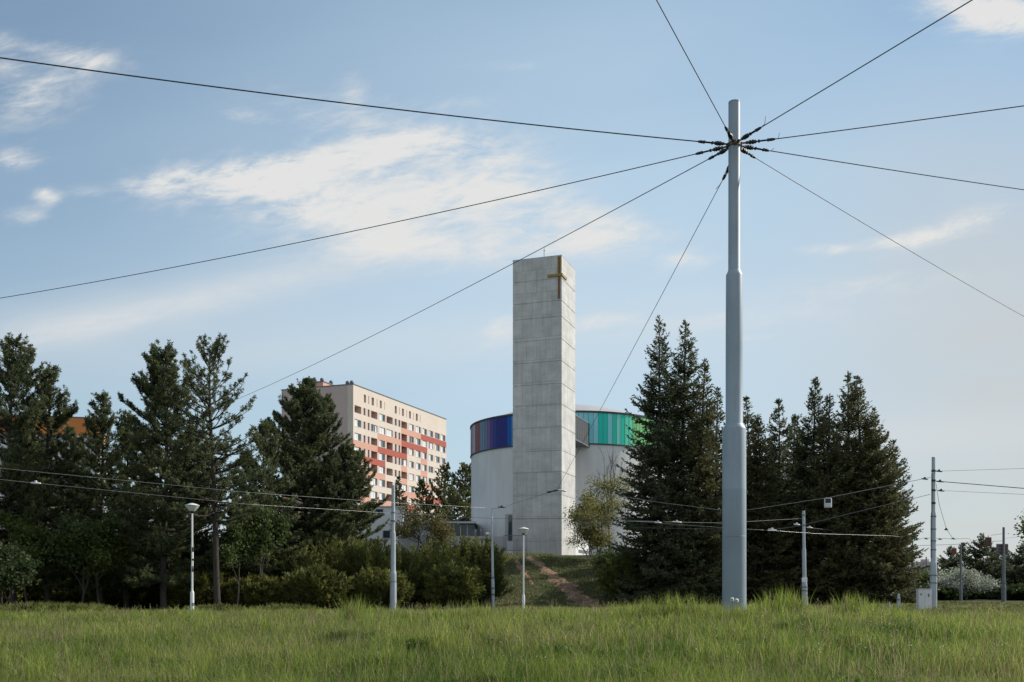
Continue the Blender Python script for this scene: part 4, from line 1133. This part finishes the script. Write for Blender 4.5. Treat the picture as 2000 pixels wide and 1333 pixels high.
# foot bridge from tower to drum (same orientation as the tower)
ca, sa = math.cos(TH), math.sin(TH)
def tw(lx, ly, z): return (tb.x + lx * ca - ly * sa - CX, tb.y + lx * sa + ly * ca - CY, z)
m = MB()
v = [tw(x_, y_, z_) for z_ in (c_z(16.3), c_z(18.95)) for y_ in (.02, 2.4) for x_ in (LX - .05, 13.1)]
m.add(v, [(0, 2, 3, 1), (4, 5, 7, 6), (0, 1, 5, 4), (2, 6, 7, 3), (0, 4, 6, 2), (1, 3, 7, 5)])
fb = m.build('footbridge', m_bridge, ch)
m = MB()
for z_, y_ in ((c_z(18.95), -.02), (c_z(16.28), -.02)):
    v = [tw(x_, yy, zz) for zz in (z_, z_ + .12) for yy in (y_, 2.44) for x_ in (LX, 13.1)]
    m.add(v, [(0, 2, 3, 1), (4, 5, 7, 6), (0, 1, 5, 4), (2, 6, 7, 3), (0, 4, 6, 2), (1, 3, 7, 5)])
for k in range(1, 8):
    x_ = LX + k * .97
    v = [tw(a_, b_, zz) for zz in (c_z(16.4), c_z(18.95)) for b_ in (0, .02) for a_ in (x_ - .015, x_ + .015)]
    m.add(v, [(0, 2, 3, 1), (4, 5, 7, 6), (0, 1, 5, 4), (2, 6, 7, 3), (0, 4, 6, 2), (1, 3, 7, 5)])
m.build('edge_trim', m_pole3, fb)
# low link wall under the bridge with its vent
m = MB()
zlo, zhi = 0.0, E + (1150 - 1043) / F * 112 - cz
v = [tw(x_, y_, z_) for z_ in (zlo, zhi) for y_ in (-.01, .5) for x_ in (LX + .02, 13.9)]
m.add(v, [(0, 2, 3, 1), (4, 5, 7, 6), (0, 1, 5, 4), (2, 6, 7, 3), (0, 4, 6, 2), (1, 3, 7, 5)])
lw = m.build('link_wall', m_render, ch)
m = MB()
za, zb_ = E + (1150 - 1081) / F * 112 - cz, E + (1150 - 1075) / F * 112 - cz
v = [tw(x_, y_, z_) for z_ in (za, zb_) for y_ in (-.04, .0) for x_ in (6.6, 11.2)]
m.add(v, [(0, 2, 3, 1), (4, 5, 7, 6), (0, 1, 5, 4), (2, 6, 7, 3), (0, 4, 6, 2), (1, 3, 7, 5)])
m.build('vent_grille', m_pole3, lw)

# terrace wall, railing, bollards
def wall_run(name, label, pts, zt, th, mat, cat, zb=None):
    m = MB()
    root = empty(name, (pts[0][0], pts[0][1], 0), label, cat)
    o = Vector((pts[0][0], pts[0][1], 0))
    for (x0, y0), (x1, y1) in zip(pts[:-1], pts[1:]):
        d = Vector((x1 - x0, y1 - y0, 0)); n = Vector((-d.y, d.x, 0)).normalized() * th
        zlo = min(gz1(x0, y0), gz1(x1, y1)) - .6 if zb is None else zb
        v = []
        for z_ in (zlo, zt):
            for q in (Vector((x0, y0, 0)), Vector((x1, y1, 0)), Vector((x1, y1, 0)) + n, Vector((x0, y0, 0)) + n):
                v.append((q.x - o.x, q.y - o.y, z_))
        m.add(v, [(0, 1, 5, 4), (1, 2, 6, 5), (2, 3, 7, 6), (3, 0, 4, 7), (4, 5, 6, 7), (3, 2, 1, 0)])
    m.build('wall', mat, root)
    return root
tw_ = wall_run('terrace_wall', 'low pale terrace wall running from the white house to the church', [(X(778, 103), 103), (X(990, 104.5), 104.5)], E + (1150 - 1047) / F * 103.5, .35, m_render2, 'wall')
m = MB(); m.box(-.05, X(990, 104.5) - X(778, 103) + .05, -.05, .0, 0, 0)
rl = empty('railing', (X(984, 105), 103.2, 0), 'dark mesh railing in front of the church entrance', 'railing')
zr0, zr1 = E + (1150 - 1077) / F * 103.2, E + (1150 - 1046) / F * 103.2
m = MB(); wR = X(1030, 103.2) - X(984, 105)
for k in range(int(wR / .11) + 1): m.bbox((k * .11, 0, (zr0 + zr1) / 2), (.03, .03, zr1 - zr0))
m.build('bars', m_pole3, rl)
m = MB(); m.bbox((wR / 2, 0, zr1), (wR, .06, .06)); m.bbox((wR / 2, 0, zr0 + .1), (wR, .05, .05)); m.build('rail', m_pole3, rl)
for px, lab in ((929.5, 'first dark bollard on the terrace before the church wall'), (940.5, 'second taller dark bollard beside it on the terrace')):
    zb_ = gz1(X(px, 108), 108); r_ = empty('bollard', (X(px, 108), 108, zb_), lab, 'bollard', 'bollards on the terrace')
    zt = E + (1150 - (1034 if px < 935 else 1032)) / F * 108 - zb_
    m = MB(); m.lathe([(.14, -.2), (.14, zt - .1), (.11, zt), (.001, zt + .02)], n=14); m.build('shaft', m_pole3, r_)
    m = MB(); m.lathe([(.145, zt - .28), (.145, zt - .18)], n=14); m.build('lamp_ring', m_alu, r_)

# white house left of the terrace
WY = 106.0
wh = empty('white_house', (X(725, WY), WY, 0), 'plain white rendered house behind the wide pine, with two small windows', 'house', None, R(2))
zt = E + (1150 - 991) / F * WY; zb_ = 3.0
wx0, wx1 = X(560, WY) - X(725, WY), X(787, WY) - X(725, WY)
m = MB(); m.box(wx0 + 6, wx1, 0, 7, zb_, zt); m.build('wall', m_render, wh)
m = MB(); m.box(wx0 + 5.9, wx1 + .08, -.08, 7.08, zt, zt + .12); m.build('roof_edge', m_alu, wh)
m = MB(); zt2 = E + (1150 - 1012) / F * WY; m.box(wx0 - 2, wx0 + 5.99, 1.0, 8, zb_, zt2); m.build('side_wing', m_render2, wh)
for px, py0, py1, w_ in ((741, 995, 1003, .75), (755, 1037, 1051, .72)):
    cx_ = X(px, WY) - X(725, WY); z0, z1 = E + (1150 - py1) / F * WY, E + (1150 - py0) / F * WY
    m = MB(); m.box(cx_ - w_ / 2, cx_ + w_ / 2, -.03, .0, z0, z1); wn = m.build('window', m_glass, wh)
    m = MB()
    for a0, a1, b0, b1 in ((-w_ / 2 - .06, -w_ / 2, z0 - .06, z1 + .06), (w_ / 2, w_ / 2 + .06, z0 - .06, z1 + .06), (-w_ / 2, w_ / 2, z1, z1 + .06), (-w_ / 2, w_ / 2, z0 - .06, z0)):
        m.box(cx_ + a0, cx_ + a1, -.05, .0, b0, b1)
    m.build('frame', m_alu, wn)
# glazed pavilion behind the bronze tree
PY_ = 118.0
pv = empty('pavilion', (X(785, PY_), PY_, 0), 'low flat roofed glazed pavilion between the white house and the church', 'pavilion')
zt = E + (1150 - 1023) / F * PY_; z0 = 4.5; w_ = X(925, PY_) - X(785, PY_)
m = MB(); m.box(0, w_ * .62, 0, 5, z0, zt); m.box(w_ * .62, w_, 2.0, 5, z0, zt); m.build('wall', m_render2, pv)
m = MB(); m.box(-.2, w_ + .3, -.5, 5.4, zt, zt + .22); m.build('roof', m_alu, pv)
for k in range(4):
    a = w_ * .62 + .1 + k * (w_ * .38 - .1) / 4
    m = MB(); m.box(a + .05, a + (w_ * .38 - .1) / 4 - .05, .5, .56, z0, zt - .1); g_ = m.build('window', m_glass, pv)
    m = MB(); m.box(a - .04, a + .05, .44, .6, z0, zt - .02); m.build('frame', m_alu, g_)

# ------------------------------------------------------------------ apartment block
AT = math.atan2(1, .383); A_D = 201.0
acx, acy = (690 - 1000) / F * A_D, A_D
def a_s(zx):
    """distance along the sunny facade for a column seen at photo column 680 + zx/10"""
    u = (680 + zx / 10.0 - 1000) / F
    return (u * acy - acx) / (math.cos(AT) - math.sin(AT) * u)
zroof = E + (1150 - 751) / F * A_D
zbase = 8.0
ap = empty('apartment_block', (acx, acy, 0), 'long apartment block with cream, salmon and red bands and loggias', 'building', None, AT)
AL = a_s(1915); AW = 17.0; DP = 1.3
mats = [m_cream, m_salmon, m_red, m_pink, m_gable, m_logg]
m = MB()
m.box(0, AL, DP, AW, zbase, zroof, 4)                      # body, gable faces
fa = MB()
CO = [(125, 255, 'L'), (303, 337, 'n'), (385, 417, 'n'), (450, 570, 'L'), (612, 722, 'w'), (753, 870, 'L'), (913, 947, 'n'), (985, 1017, 'n'), (1040, 1150, 'L'), (1197, 1282, 'w'), (1328, 1415, 'w'), (1455, 1535, 'w'), (1577, 1657, 'w'), (1700, 1786, 'w'), (1812, 1897, 'w')]
z_r1 = zroof - 4.05; FH = 2.8; OH = 1.5
NR = 11
bands = {0: [(1040, 0), (1420, 1), (1915, 2)], 1: [(575, 0), (1040, 1), (1545, 2), (1915, 0)], 2: [(575, 1), (1150, 2), (1420, 0), (1545, 1), (1915, 0)],
         3: [(725, 2), (1040, 0), (1150, 1), (1420, 0), (1545, 1), (1915, 0)], 4: [(725, 1), (1040, 0), (1150, 1), (1420, 0), (1760, 1), (1915, 0)], 5: [(860, 0), (1500, 1), (1915, 2)],
         6: [(860, 1), (1040, 1), (1300, 2), (1915, 0)], 7: [(725, 2), (1150, 1), (1915, 1)], 8: [(725, 0), (1150, 2), (1915, 1)], 9: [(1150, 1), (1915, 0)], 10: [(1915, 0)]}
def wseg(a, c, z0, z1, mt, y0=0.0): fa.box(a, c, y0, DP, z0, z1, mt)
# attic strip with its slits
sl = [(308, 350), (396, 410), (460, 505), (560, 570), (620, 657), (710, 719), (911, 950), (1000, 1010), (1052, 1090), (1140, 1149), (1190, 1226), (1270, 1279), (1322, 1360), (1402, 1410)]
zs1, zs0 = zroof - 1.25, zroof - 2.9
wseg(0, AL, zs1, zroof, 0); wseg(0, AL, z_r1, zs0, 0)
prev = 0
for a, c in sl:
    wseg(prev, a_s(a), zs0, zs1, 0); prev = a_s(c)
wseg(prev, AL, zs0, zs1, 0)
rngA = random.Random(3)
wins = []
for r in range(NR):
    z1 = z_r1 - r * FH; z0 = z1 - OH; zn = z1 - FH
    prev = 0
    for ci, (a, c, kd) in enumerate(CO):
        wseg(prev, a_s(a), z0, z1, 3 if ci else 0); prev = a_s(c)
        k = kd
        if kd == 'L' and ci == 0 and r > 0: k = 'w'
        if kd == 'L' and ci == 8 and r in (3, 5): k = 'w'
        if kd == 'L' and rngA.random() < .12: k = 'w'
        if k != 'L': wins.append((a_s(a), a_s(c), z0, z1, k, r, ci))
    wseg(prev, AL, z0, z1, 3)
    prev = 0
    for e_, mt in bands[r]:
        wseg(prev, a_s(e_), zn, z0, mt, -.02 if mt else 0); prev = a_s(e_)
wseg(0, AL, zbase, z_r1 - NR * FH, 0)
me_body = m.build('gable_wall', mats, ap)
me_f = fa.build('facade', mats, ap)
m = MB(); m.box(.02, AL - .02, DP - .02, DP - .002, z_r1 - NR * FH, z_r1, 0); m.build('loggia_back_wall', m_logg, ap)
m = MB(); m.box(-.12, AL + .12, -.12, AW + .12, zroof, zroof + .14); m.build('roof', m_pole3, ap)
def make_win(mb, a, c, z0, z1, k):
    yy = .16
    w_ = c - a
    if k == 'n':
        mb.box(a, c, yy, yy + .03, z0 + .1, z1 - .02, 0); mb.box(a, a + .06, yy - .04, yy, z0 + .1, z1 - .02, 1); mb.box(c - .06, c, yy - .04, yy, z0 + .1, z1 - .02, 1)
        return
    q = rngA.random(); sp = a + w_ * rngA.choice([.35, .5, .5, .62, .75, .9])
    mb.box(a + .03, sp, yy, yy + .03, z0 + .06, z1 - .04, 2 if q < .8 else 0); mb.box(sp, c - .03, yy, yy + .03, z0 + .06, z1 - .04, 0 if q < .9 else 2)
    for b0, b1 in ((a, a + .07), (c - .07, c), (a + w_ / 2 - .05, a + w_ / 2 + .05)): mb.box(b0, b1, yy - .05, yy, z0 + .05, z1, 1)
    mb.box(a + .07, a + w_ / 2 - .05, yy - .05, yy, z1 - .08, z1, 1); mb.box(a + w_ / 2 + .05, c - .07, yy - .05, yy, z1 - .08, z1, 1)
    mb.box(a, c, -.06, yy, z0, z0 + .05, 1)
wm = [m_glass, m_white, m_curt]
for a, c, z0, z1, k, r, ci in wins[:96]:
    mb = MB(); make_win(mb, a, c, z0, z1, k); mb.build('window', wm, ap)
mb = MB()
for a, c, z0, z1, k, r, ci in wins[96:]: make_win(mb, a, c, z0, z1, k)
o = mb.build('window', wm, ap); o['kind'] = 'stuff'
mb = MB()
for a, c in sl: mb.box(a_s(a), a_s(c), .5, .54, zs0, zs1)
mb.build('attic_recesses', m_logg, ap)
# roof house, vents, gable extras
m = MB(); m.box(4, 10.5, 9.5, 13.2, zroof + .14, zroof + 2.0); ph = m.build('lift_house', m_salmon, ap)
m = MB(); m.box(3.85, 10.65, 9.35, 13.35, zroof + 2.0, zroof + 2.15); m.build('lift_house_roof', m_pole3, ph)
for xx, yy, z_ in ((5, 12.2, 2.15), (6, 11.0, 2.15), (2.2, 2.6, .14), (2.2, 1.6, .14), (9, 10.6, 2.15)):
    m = MB(); m.tube([(xx, yy, zroof + z_), (xx, yy, zroof + z_ + .45)], .16, 8); m.lathe([(.16, .4), (.42, .55), (.42, .95), (.2, 1.15), (.001, 1.2)], c=(xx, yy, zroof + z_), n=12)
    m.build('roof_vent', m_pole3, ap)
zz = E + (1150 - 880) / F * A_D
for k in range(5):
    m = MB(); m.box(-.04, 0.0, 9.5, 16.9, zz - k * FH - 1.35, zz - k * FH); m.build('gable_panel', m_salmon, ap)
for k in range(5):
    m = MB(); m.box(-.05, 0, 7.7, 9.1, zz - k * FH - 1.9, zz - k * FH - .4); w1 = m.build('gable_window', m_glass, ap)
    m = MB(); m.box(-.09, -.05, 7.6, 7.7, zz - k * FH - 2, zz - k * FH - .3); m.box(-.09, -.05, 9.1, 9.2, zz - k * FH - 2, zz - k * FH - .3); m.box(-.09, -.05, 8.35, 8.45, zz - k * FH - 2, zz - k * FH - .3)
    m.build('frame', m_white, w1)

# orange block far left
OD = 230.0
ob = empty('orange_block', (X(40, OD), OD, 0), 'orange topped apartment block showing between the left pines', 'building', None, R(14))
w_ = X(178, OD) - X(40, OD)
zt = E + (1150 - 812) / F * OD
m = MB(); m.box(-6, w_, 0, 14, 6, zt - 4.2, 0); m.box(-6, w_, -.03, 14, zt - 4.2, zt, 1); m.build('wall', [m_render, m_orange], ob)
m = MB(); m.box(-6.1, w_ + .1, -.15, 14.1, zt, zt + .2); m.build('roof', m_pole3, ob)
for r in range(5):
    for k in range(6):
        a = -4 + k * 3.4; z1 = zt - 5.2 - r * 2.9
        m = MB(); m.box(a, a + 1.8, -.03, 0, z1 - 1.5, z1, 0); m.box(a + .85, a + .95, -.06, -.03, z1 - 1.5, z1, 1); m.build('window', [m_glass, m_white], ob)
# hazy block at the far right
HD = 420.0
hb = empty('distant_block', (X(1819, HD), HD, 0), 'tiny pale apartment block far off behind the banded pole', 'building', None, R(20))
zt = E + (1150 - 1099) / F * HD
m = MB(); m.box(-2.6, 3.4, 0, 8, -2, zt); m.box(-2.7, 3.5, -.1, 8.1, zt, zt + .3); m.box(-1.2, .6, 2, 5, zt + .3, zt + 1.4); m.build('wall', m_gable, hb)
for r in range(3):
    m = MB(); m.box(-2.2, 3.0, -.03, 0, zt - 2 - r * 2.9 - 1.3, zt - 2 - r * 2.9); m.build('window', m_glass, hb)

# ------------------------------------------------------------------ small flowers
m_seed = M('white seed head', (.75, .75, .72), .9, .05, 10)
m_stem = M('green stem', (.09, .14, .03), .8, .2, 10)
for px, py, lab in ((1430, 1171, 'left of two white dandelion clocks at the foot of the huge pole'), (1439, 1173, 'right of two white dandelion clocks at the foot of the huge pole')):
    Y = 18.6; x, y, z = P(px, py, Y); zb = gz1(x, Y)
    r_ = empty('dandelion', (x, Y, zb), lab, 'flower', 'dandelion clocks by the huge pole')
    m = MB(); m.tube([(0, 0, 0), (.01, 0, (z - zb) * .6), (0, 0, z - zb)], .004, 5); m.build('stem', m_stem, r_)
    fo = Foliage(px); dirs = unit(fo.rng.normal(size=(220, 3))); fo.add(np.zeros((220, 3)) + [0, 0, z - zb], dirs, .042, .016, .5); fo.build('seed_head', foliage_mat('seed hairs', (.7, .7, .66), (.8, .8, .76), .4), r_)
def flowers():
    g = np.random.default_rng(77); fo = Foliage(78)
    n = 120
    Y = g.uniform(11, 20, n); px = np.where(g.random(n) < .75, g.uniform(1560, 1990, n), g.uniform(700, 1560, n))
    cl = g.random(n)
    x = (px - 1000) / F * Y; z = gz(x, Y) + g.uniform(.24, .36, n)
    k = 9
    a = np.tile(np.arange(k) * 2 * np.pi / k, n)
    d = np.stack([np.cos(a), np.sin(a), np.full(len(a), .25)], 1)
    fo.add(np.repeat(np.stack([x, Y, z], 1), k, 0), d, .011, .008, .6)
    return fo.build('wildflowers', foliage_mat('white petals', (.62, .62, .56), (.75, .75, .7), .3), None)
tag(flowers(), 'tiny white flowers sprinkled through the meadow grass', 'flowers', kind='stuff')

def seed_heads():
    g = np.random.default_rng(91); fo = Foliage(92); n = 2600
    Y = 8 + 34 * g.random(n) ** 1.15; x = (g.random(n) * 2 - 1) * .58 * Y
    ok = (Y < 27) | (x < -2); Y, x = Y[ok], x[ok]; n = len(x)
    keep = fbm(x * .5 + 3, Y * .5, 3) / .875 > .45; Y, x = Y[keep], x[keep]; n = len(x)
    top = .30 + .26 * g.random(n); k = 9
    base = np.stack([x, Y, gz(x, Y)], 1)
    ln = g.normal(size=(n, 2)) * .05
    tipv = base + np.stack([ln[:, 0], ln[:, 1], top], 1)
    fo.add(base, tipv - base, top, np.maximum(.0035, .0004 * Y), .2)
    off = np.tile(np.linspace(-.10, .03, k), n)
    pos = np.repeat(tipv, k, 0); pos[:, 2] += off
    d = g.normal(size=(n * k, 3)) * .35; d[:, 2] += .9
    fo.add(pos, d, .030 + .02 * g.random(n * k), np.maximum(.007, .0006 * np.repeat(Y, k)), np.repeat(g.random(n), k))
    return fo.build('seed_heads', foliage_mat('ripening grass seed heads', (.13, .12, .05), (.27, .20, .13), .4), None)
tag(seed_heads(), 'brownish seed heads standing above the meadow grass', 'grass', kind='stuff')

# ------------------------------------------------------------------ sun and sky
SUN_AZ = R(68)                 # clockwise from the viewing direction (+Y) towards +X
SUN_EL = R(33)
sd = Vector((math.sin(SUN_AZ) * math.cos(SUN_EL), math.cos(SUN_AZ) * math.cos(SUN_EL), math.sin(SUN_EL)))
sun = bpy.data.lights.new('sun', 'SUN'); sun.energy = 3.4; sun.angle = R(.53); sun.color = (1, .94, .84)
so = bpy.data.objects.new('sun', sun); COL.objects.link(so); so.rotation_euler = sd.to_track_quat('Z', 'Y').to_euler(); so.location = (60, 40, 60)

w = bpy.data.worlds.new('World'); S.world = w; w.use_nodes = True
nt = w.node_tree; bg = nt.nodes['Background']
sky = N(nt, 'ShaderNodeTexSky', sky_type='NISHITA'); sky.sun_disc = False
sky.sun_elevation = SUN_EL; sky.sun_rotation = SUN_AZ
sky.altitude = 200; sky.air_density = 1.15; sky.dust_density = .8; sky.ozone_density = 1.5
tc = N(nt, 'ShaderNodeTexCoord')
sp = N(nt, 'ShaderNodeSeparateXYZ'); L(nt, tc.outputs['Generated'], sp.inputs[0])
def mth(op, a, b_=None, c=None, clamp=False):
    n = N(nt, 'ShaderNodeMath', operation=op); n.use_clamp = clamp
    for i, q in enumerate((a, b_, c)):
        if q is None: continue
        if isinstance(q, (int, float)): n.inputs[i].default_value = q
        else: L(nt, q, n.inputs[i])
    return n.outputs[0]
dy = mth('MAXIMUM', sp.outputs[1], .08)
U = mth('DIVIDE', sp.outputs[0], dy); Vv = mth('DIVIDE', sp.outputs[2], dy)
def cnoise(su, sv, detail, rough, off, tilt=0.0, dist=0.0):
    uu = mth('ADD', U, mth('MULTIPLY', Vv, tilt)); vv = mth('ADD', Vv, mth('MULTIPLY', U, -tilt))
    cb = N(nt, 'ShaderNodeCombineXYZ'); L(nt, mth('MULTIPLY', uu, su), cb.inputs[0]); L(nt, mth('MULTIPLY', vv, sv), cb.inputs[1]); cb.inputs[2].default_value = off
    nz = N(nt, 'ShaderNodeTexNoise'); nz.inputs['Scale'].default_value = 1; nz.inputs['Detail'].default_value = detail; nz.inputs['Roughness'].default_value = rough; nz.inputs['Distortion'].default_value = dist
    L(nt, cb.outputs[0], nz.inputs['Vector']); return nz.outputs['Fac']
def blob(px, py, rx, ry, amp, tilt=0.0):
    du = mth('SUBTRACT', U, (px - 1000) / F); dv = mth('SUBTRACT', Vv, (1150 - py) / F)
    c, s = math.cos(R(tilt)), math.sin(R(tilt))
    a = mth('DIVIDE', mth('ADD', mth('MULTIPLY', du, c), mth('MULTIPLY', dv, s)), rx / F)
    b_ = mth('DIVIDE', mth('SUBTRACT', mth('MULTIPLY', dv, c), mth('MULTIPLY', du, s)), ry / F)
    q = mth('ADD', mth('MULTIPLY', a, a), mth('MULTIPLY', b_, b_))
    return mth('MULTIPLY', mth('EXPONENT', mth('MULTIPLY', q, -1.0)), amp)
bl = None
for args in [(300, 360, 60, 22, .50, 8), (440, 348, 130, 40, .66, 6), (600, 326, 170, 40, .62, 8), (760, 292, 130, 24, .58, 14), (690, 432, 150, 44, .56, -6), (850, 398, 170, 60, .50, 10), (560, 385, 120, 40, .30, 0),
             (960, 285, 110, 30, .34, 6), (1020, 370, 130, 60, .34, -10), (1150, 456, 115, 36, .70, 0), (900, 486, 250, 36, .42, 0), (720, 240, 240, 40, .32, -14), (870, 200, 120, 20, .24, 0), (1000, 130, 90, 14, .2, 0), (480, 225, 60, 16, .30, -10), (690, 180, 30, 40, .26, 0),
             (80, 185, 100, 56, .52, 20), (10, 120, 40, 50, .36, 0), (140, 110, 120, 26, .40, -10), (30, 310, 44, 20, .56, 0), (92, 382, 32, 16, .60, -10), (180, 380, 50, 16, .30, -10), (60, 420, 60, 20, .3, 0), (1910, 20, 120, 46, .85, 0), (1990, 40, 70, 30, .6, 0), (1850, 445, 140, 24, .62, 16), (1760, 470, 100, 14, .52, 6), (1605, 488, 60, 12, .60, 0), (1345, 505, 60, 20, .50, 10),
             (450, 575, 380, 26, .14, 12), (140, 630, 330, 40, .16, 8), (985, 640, 50, 30, .50, 26), (1160, 628, 100, 18, .46, 4), (1480, 620, 200, 20, .30, 4), (1700, 560, 260, 24, .24, 6), (1480, 660, 60, 6, .4, 4), (720, 385, 340, 110, .20, 4), (640, 340, 230, 60, .20, 4), (1000, 420, 260, 70, .14, 0)]:
    q = blob(*args); bl = q if bl is None else mth('ADD', bl, q)
n1 = cnoise(8.0, 26.0, 10, .64, 3.1, .18, .7); n2 = cnoise(30, 85, 9, .65, 8.2, .20, .4); n3 = cnoise(1.6, 5.5, 5, .5, 1.2, .1)
nn = mth('ADD', mth('MULTIPLY', mth('SUBTRACT', n1, .5), 2.7), mth('MULTIPLY', mth('SUBTRACT', n2, .5), 1.7))
dens = mth('ADD', bl, mth('MULTIPLY', nn, mth('ADD', .15, mth('MULTIPLY', bl, 1.0))))
mr = N(nt, 'ShaderNodeMapRange', interpolation_type='SMOOTHSTEP'); mr.inputs[1].default_value = .03; mr.inputs[2].default_value = 1.0; mr.inputs[4].default_value = .96
L(nt, dens, mr.inputs[0])
# thin high veil, thicker along the long slanting path near the horizon, and a grey bank low on the sun's side
path_ = mth('DIVIDE', mth('MULTIPLY', .095, mth('ADD', .55, n3)), mth('ADD', mth('MAXIMUM', Vv, 0.0), .06))
veil = mth('SUBTRACT', 1.0, mth('EXPONENT', mth('MULTIPLY', path_, -1.0)))
bank = mth('MINIMUM', mth('ADD', mth('MULTIPLY', mth('ADD', blob(2080, 800, 520, 330, .86), blob(1800, 1150, 600, 170, .5)), mth('ADD', .58, mth('MULTIPLY', n1, .62))), mth('MULTIPLY', blob(1950, 400, 300, 260, .34), mth('MULTIPLY', n3, 2.0))), .9)
ok = mth('MULTIPLY', mth('GREATER_THAN', sp.outputs[1], .08), mth('GREATER_THAN', sp.outputs[2], -.02))
def over(fac, base, col):
    x = N(nt, 'ShaderNodeMix', data_type='RGBA'); L(nt, mth('MULTIPLY', fac, ok), x.inputs[0]); L(nt, base, x.inputs[6]); x.inputs[7].default_value = rgba(col); return x.outputs[2]
tn = N(nt, 'ShaderNodeVectorMath', operation='MULTIPLY'); L(nt, sky.outputs[0], tn.inputs[0]); tn.inputs[1].default_value = (.49, .69, .76)
cirro = mth('MULTIPLY', blob(1250, 620, 1000, 820, .74), mth('ADD', .62, mth('MULTIPLY', n3, .76)))
c_ = over(cirro, tn.outputs[0], (3.5, 4.75, 5.8))
c_ = over(veil, c_, (4.55, 4.95, 5.2))
c_ = over(bank, c_, (3.95, 4.0, 3.95))
soft = mth('MULTIPLY', mth('ADD', mth('ADD', blob(130, 632, 380, 58, .46, 8), blob(470, 565, 420, 34, .40, 12)), mth('ADD', blob(950, 480, 340, 60, .30, 0), mth('ADD', blob(1250, 640, 500, 60, .26, 4), mth('ADD', blob(1850, 850, 330, 50, .34, 3), blob(520, 690, 600, 60, .26, 4))))), mth('ADD', .45, n1))
c_ = over(soft, c_, (4.75, 4.9, 5.0))
c_ = over(mr.outputs[0], c_, (5.15, 5.15, 5.05))
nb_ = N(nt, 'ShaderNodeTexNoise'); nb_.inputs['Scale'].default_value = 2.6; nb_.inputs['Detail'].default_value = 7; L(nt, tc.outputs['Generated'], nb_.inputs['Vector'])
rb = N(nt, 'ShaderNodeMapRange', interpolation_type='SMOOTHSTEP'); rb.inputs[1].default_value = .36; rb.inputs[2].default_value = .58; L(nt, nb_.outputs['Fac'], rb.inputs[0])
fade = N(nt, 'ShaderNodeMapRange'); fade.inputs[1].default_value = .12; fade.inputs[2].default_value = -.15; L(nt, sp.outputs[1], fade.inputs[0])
rear_fill = mth('MULTIPLY', mth('MULTIPLY', rb.outputs[0], fade.outputs[0]), mth('GREATER_THAN', sp.outputs[2], 0.0))  # unseen bright clouds behind the camera, added to lift the shaded faces
xr = N(nt, 'ShaderNodeMix', data_type='RGBA'); L(nt, rear_fill, xr.inputs[0]); L(nt, c_, xr.inputs[6]); xr.inputs[7].default_value = (5.0, 5.35, 5.9, 1); c_ = xr.outputs[2]
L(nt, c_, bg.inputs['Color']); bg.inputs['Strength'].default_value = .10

# ------------------------------------------------------------------ camera
cam = bpy.data.cameras.new('camera'); co = bpy.data.objects.new('camera', cam); COL.objects.link(co)
co.location = (0, 0, E); co.rotation_euler = (R(90), 0, 0)
cam.sensor_width = 36; cam.lens = 35; cam.shift_y = 483.5 / 2000; cam.clip_end = 6000; cam.clip_start = .1
S.camera = co
S.view_settings.view_transform = 'Standard'; S.view_settings.look = 'None'; S.view_settings.exposure = 0.6; S.view_settings.gamma = 1
S.cycles.max_bounces = 6; S.cycles.diffuse_bounces = 3; S.cycles.transmission_bounces = 4; S.cycles.transparent_max_bounces = 8
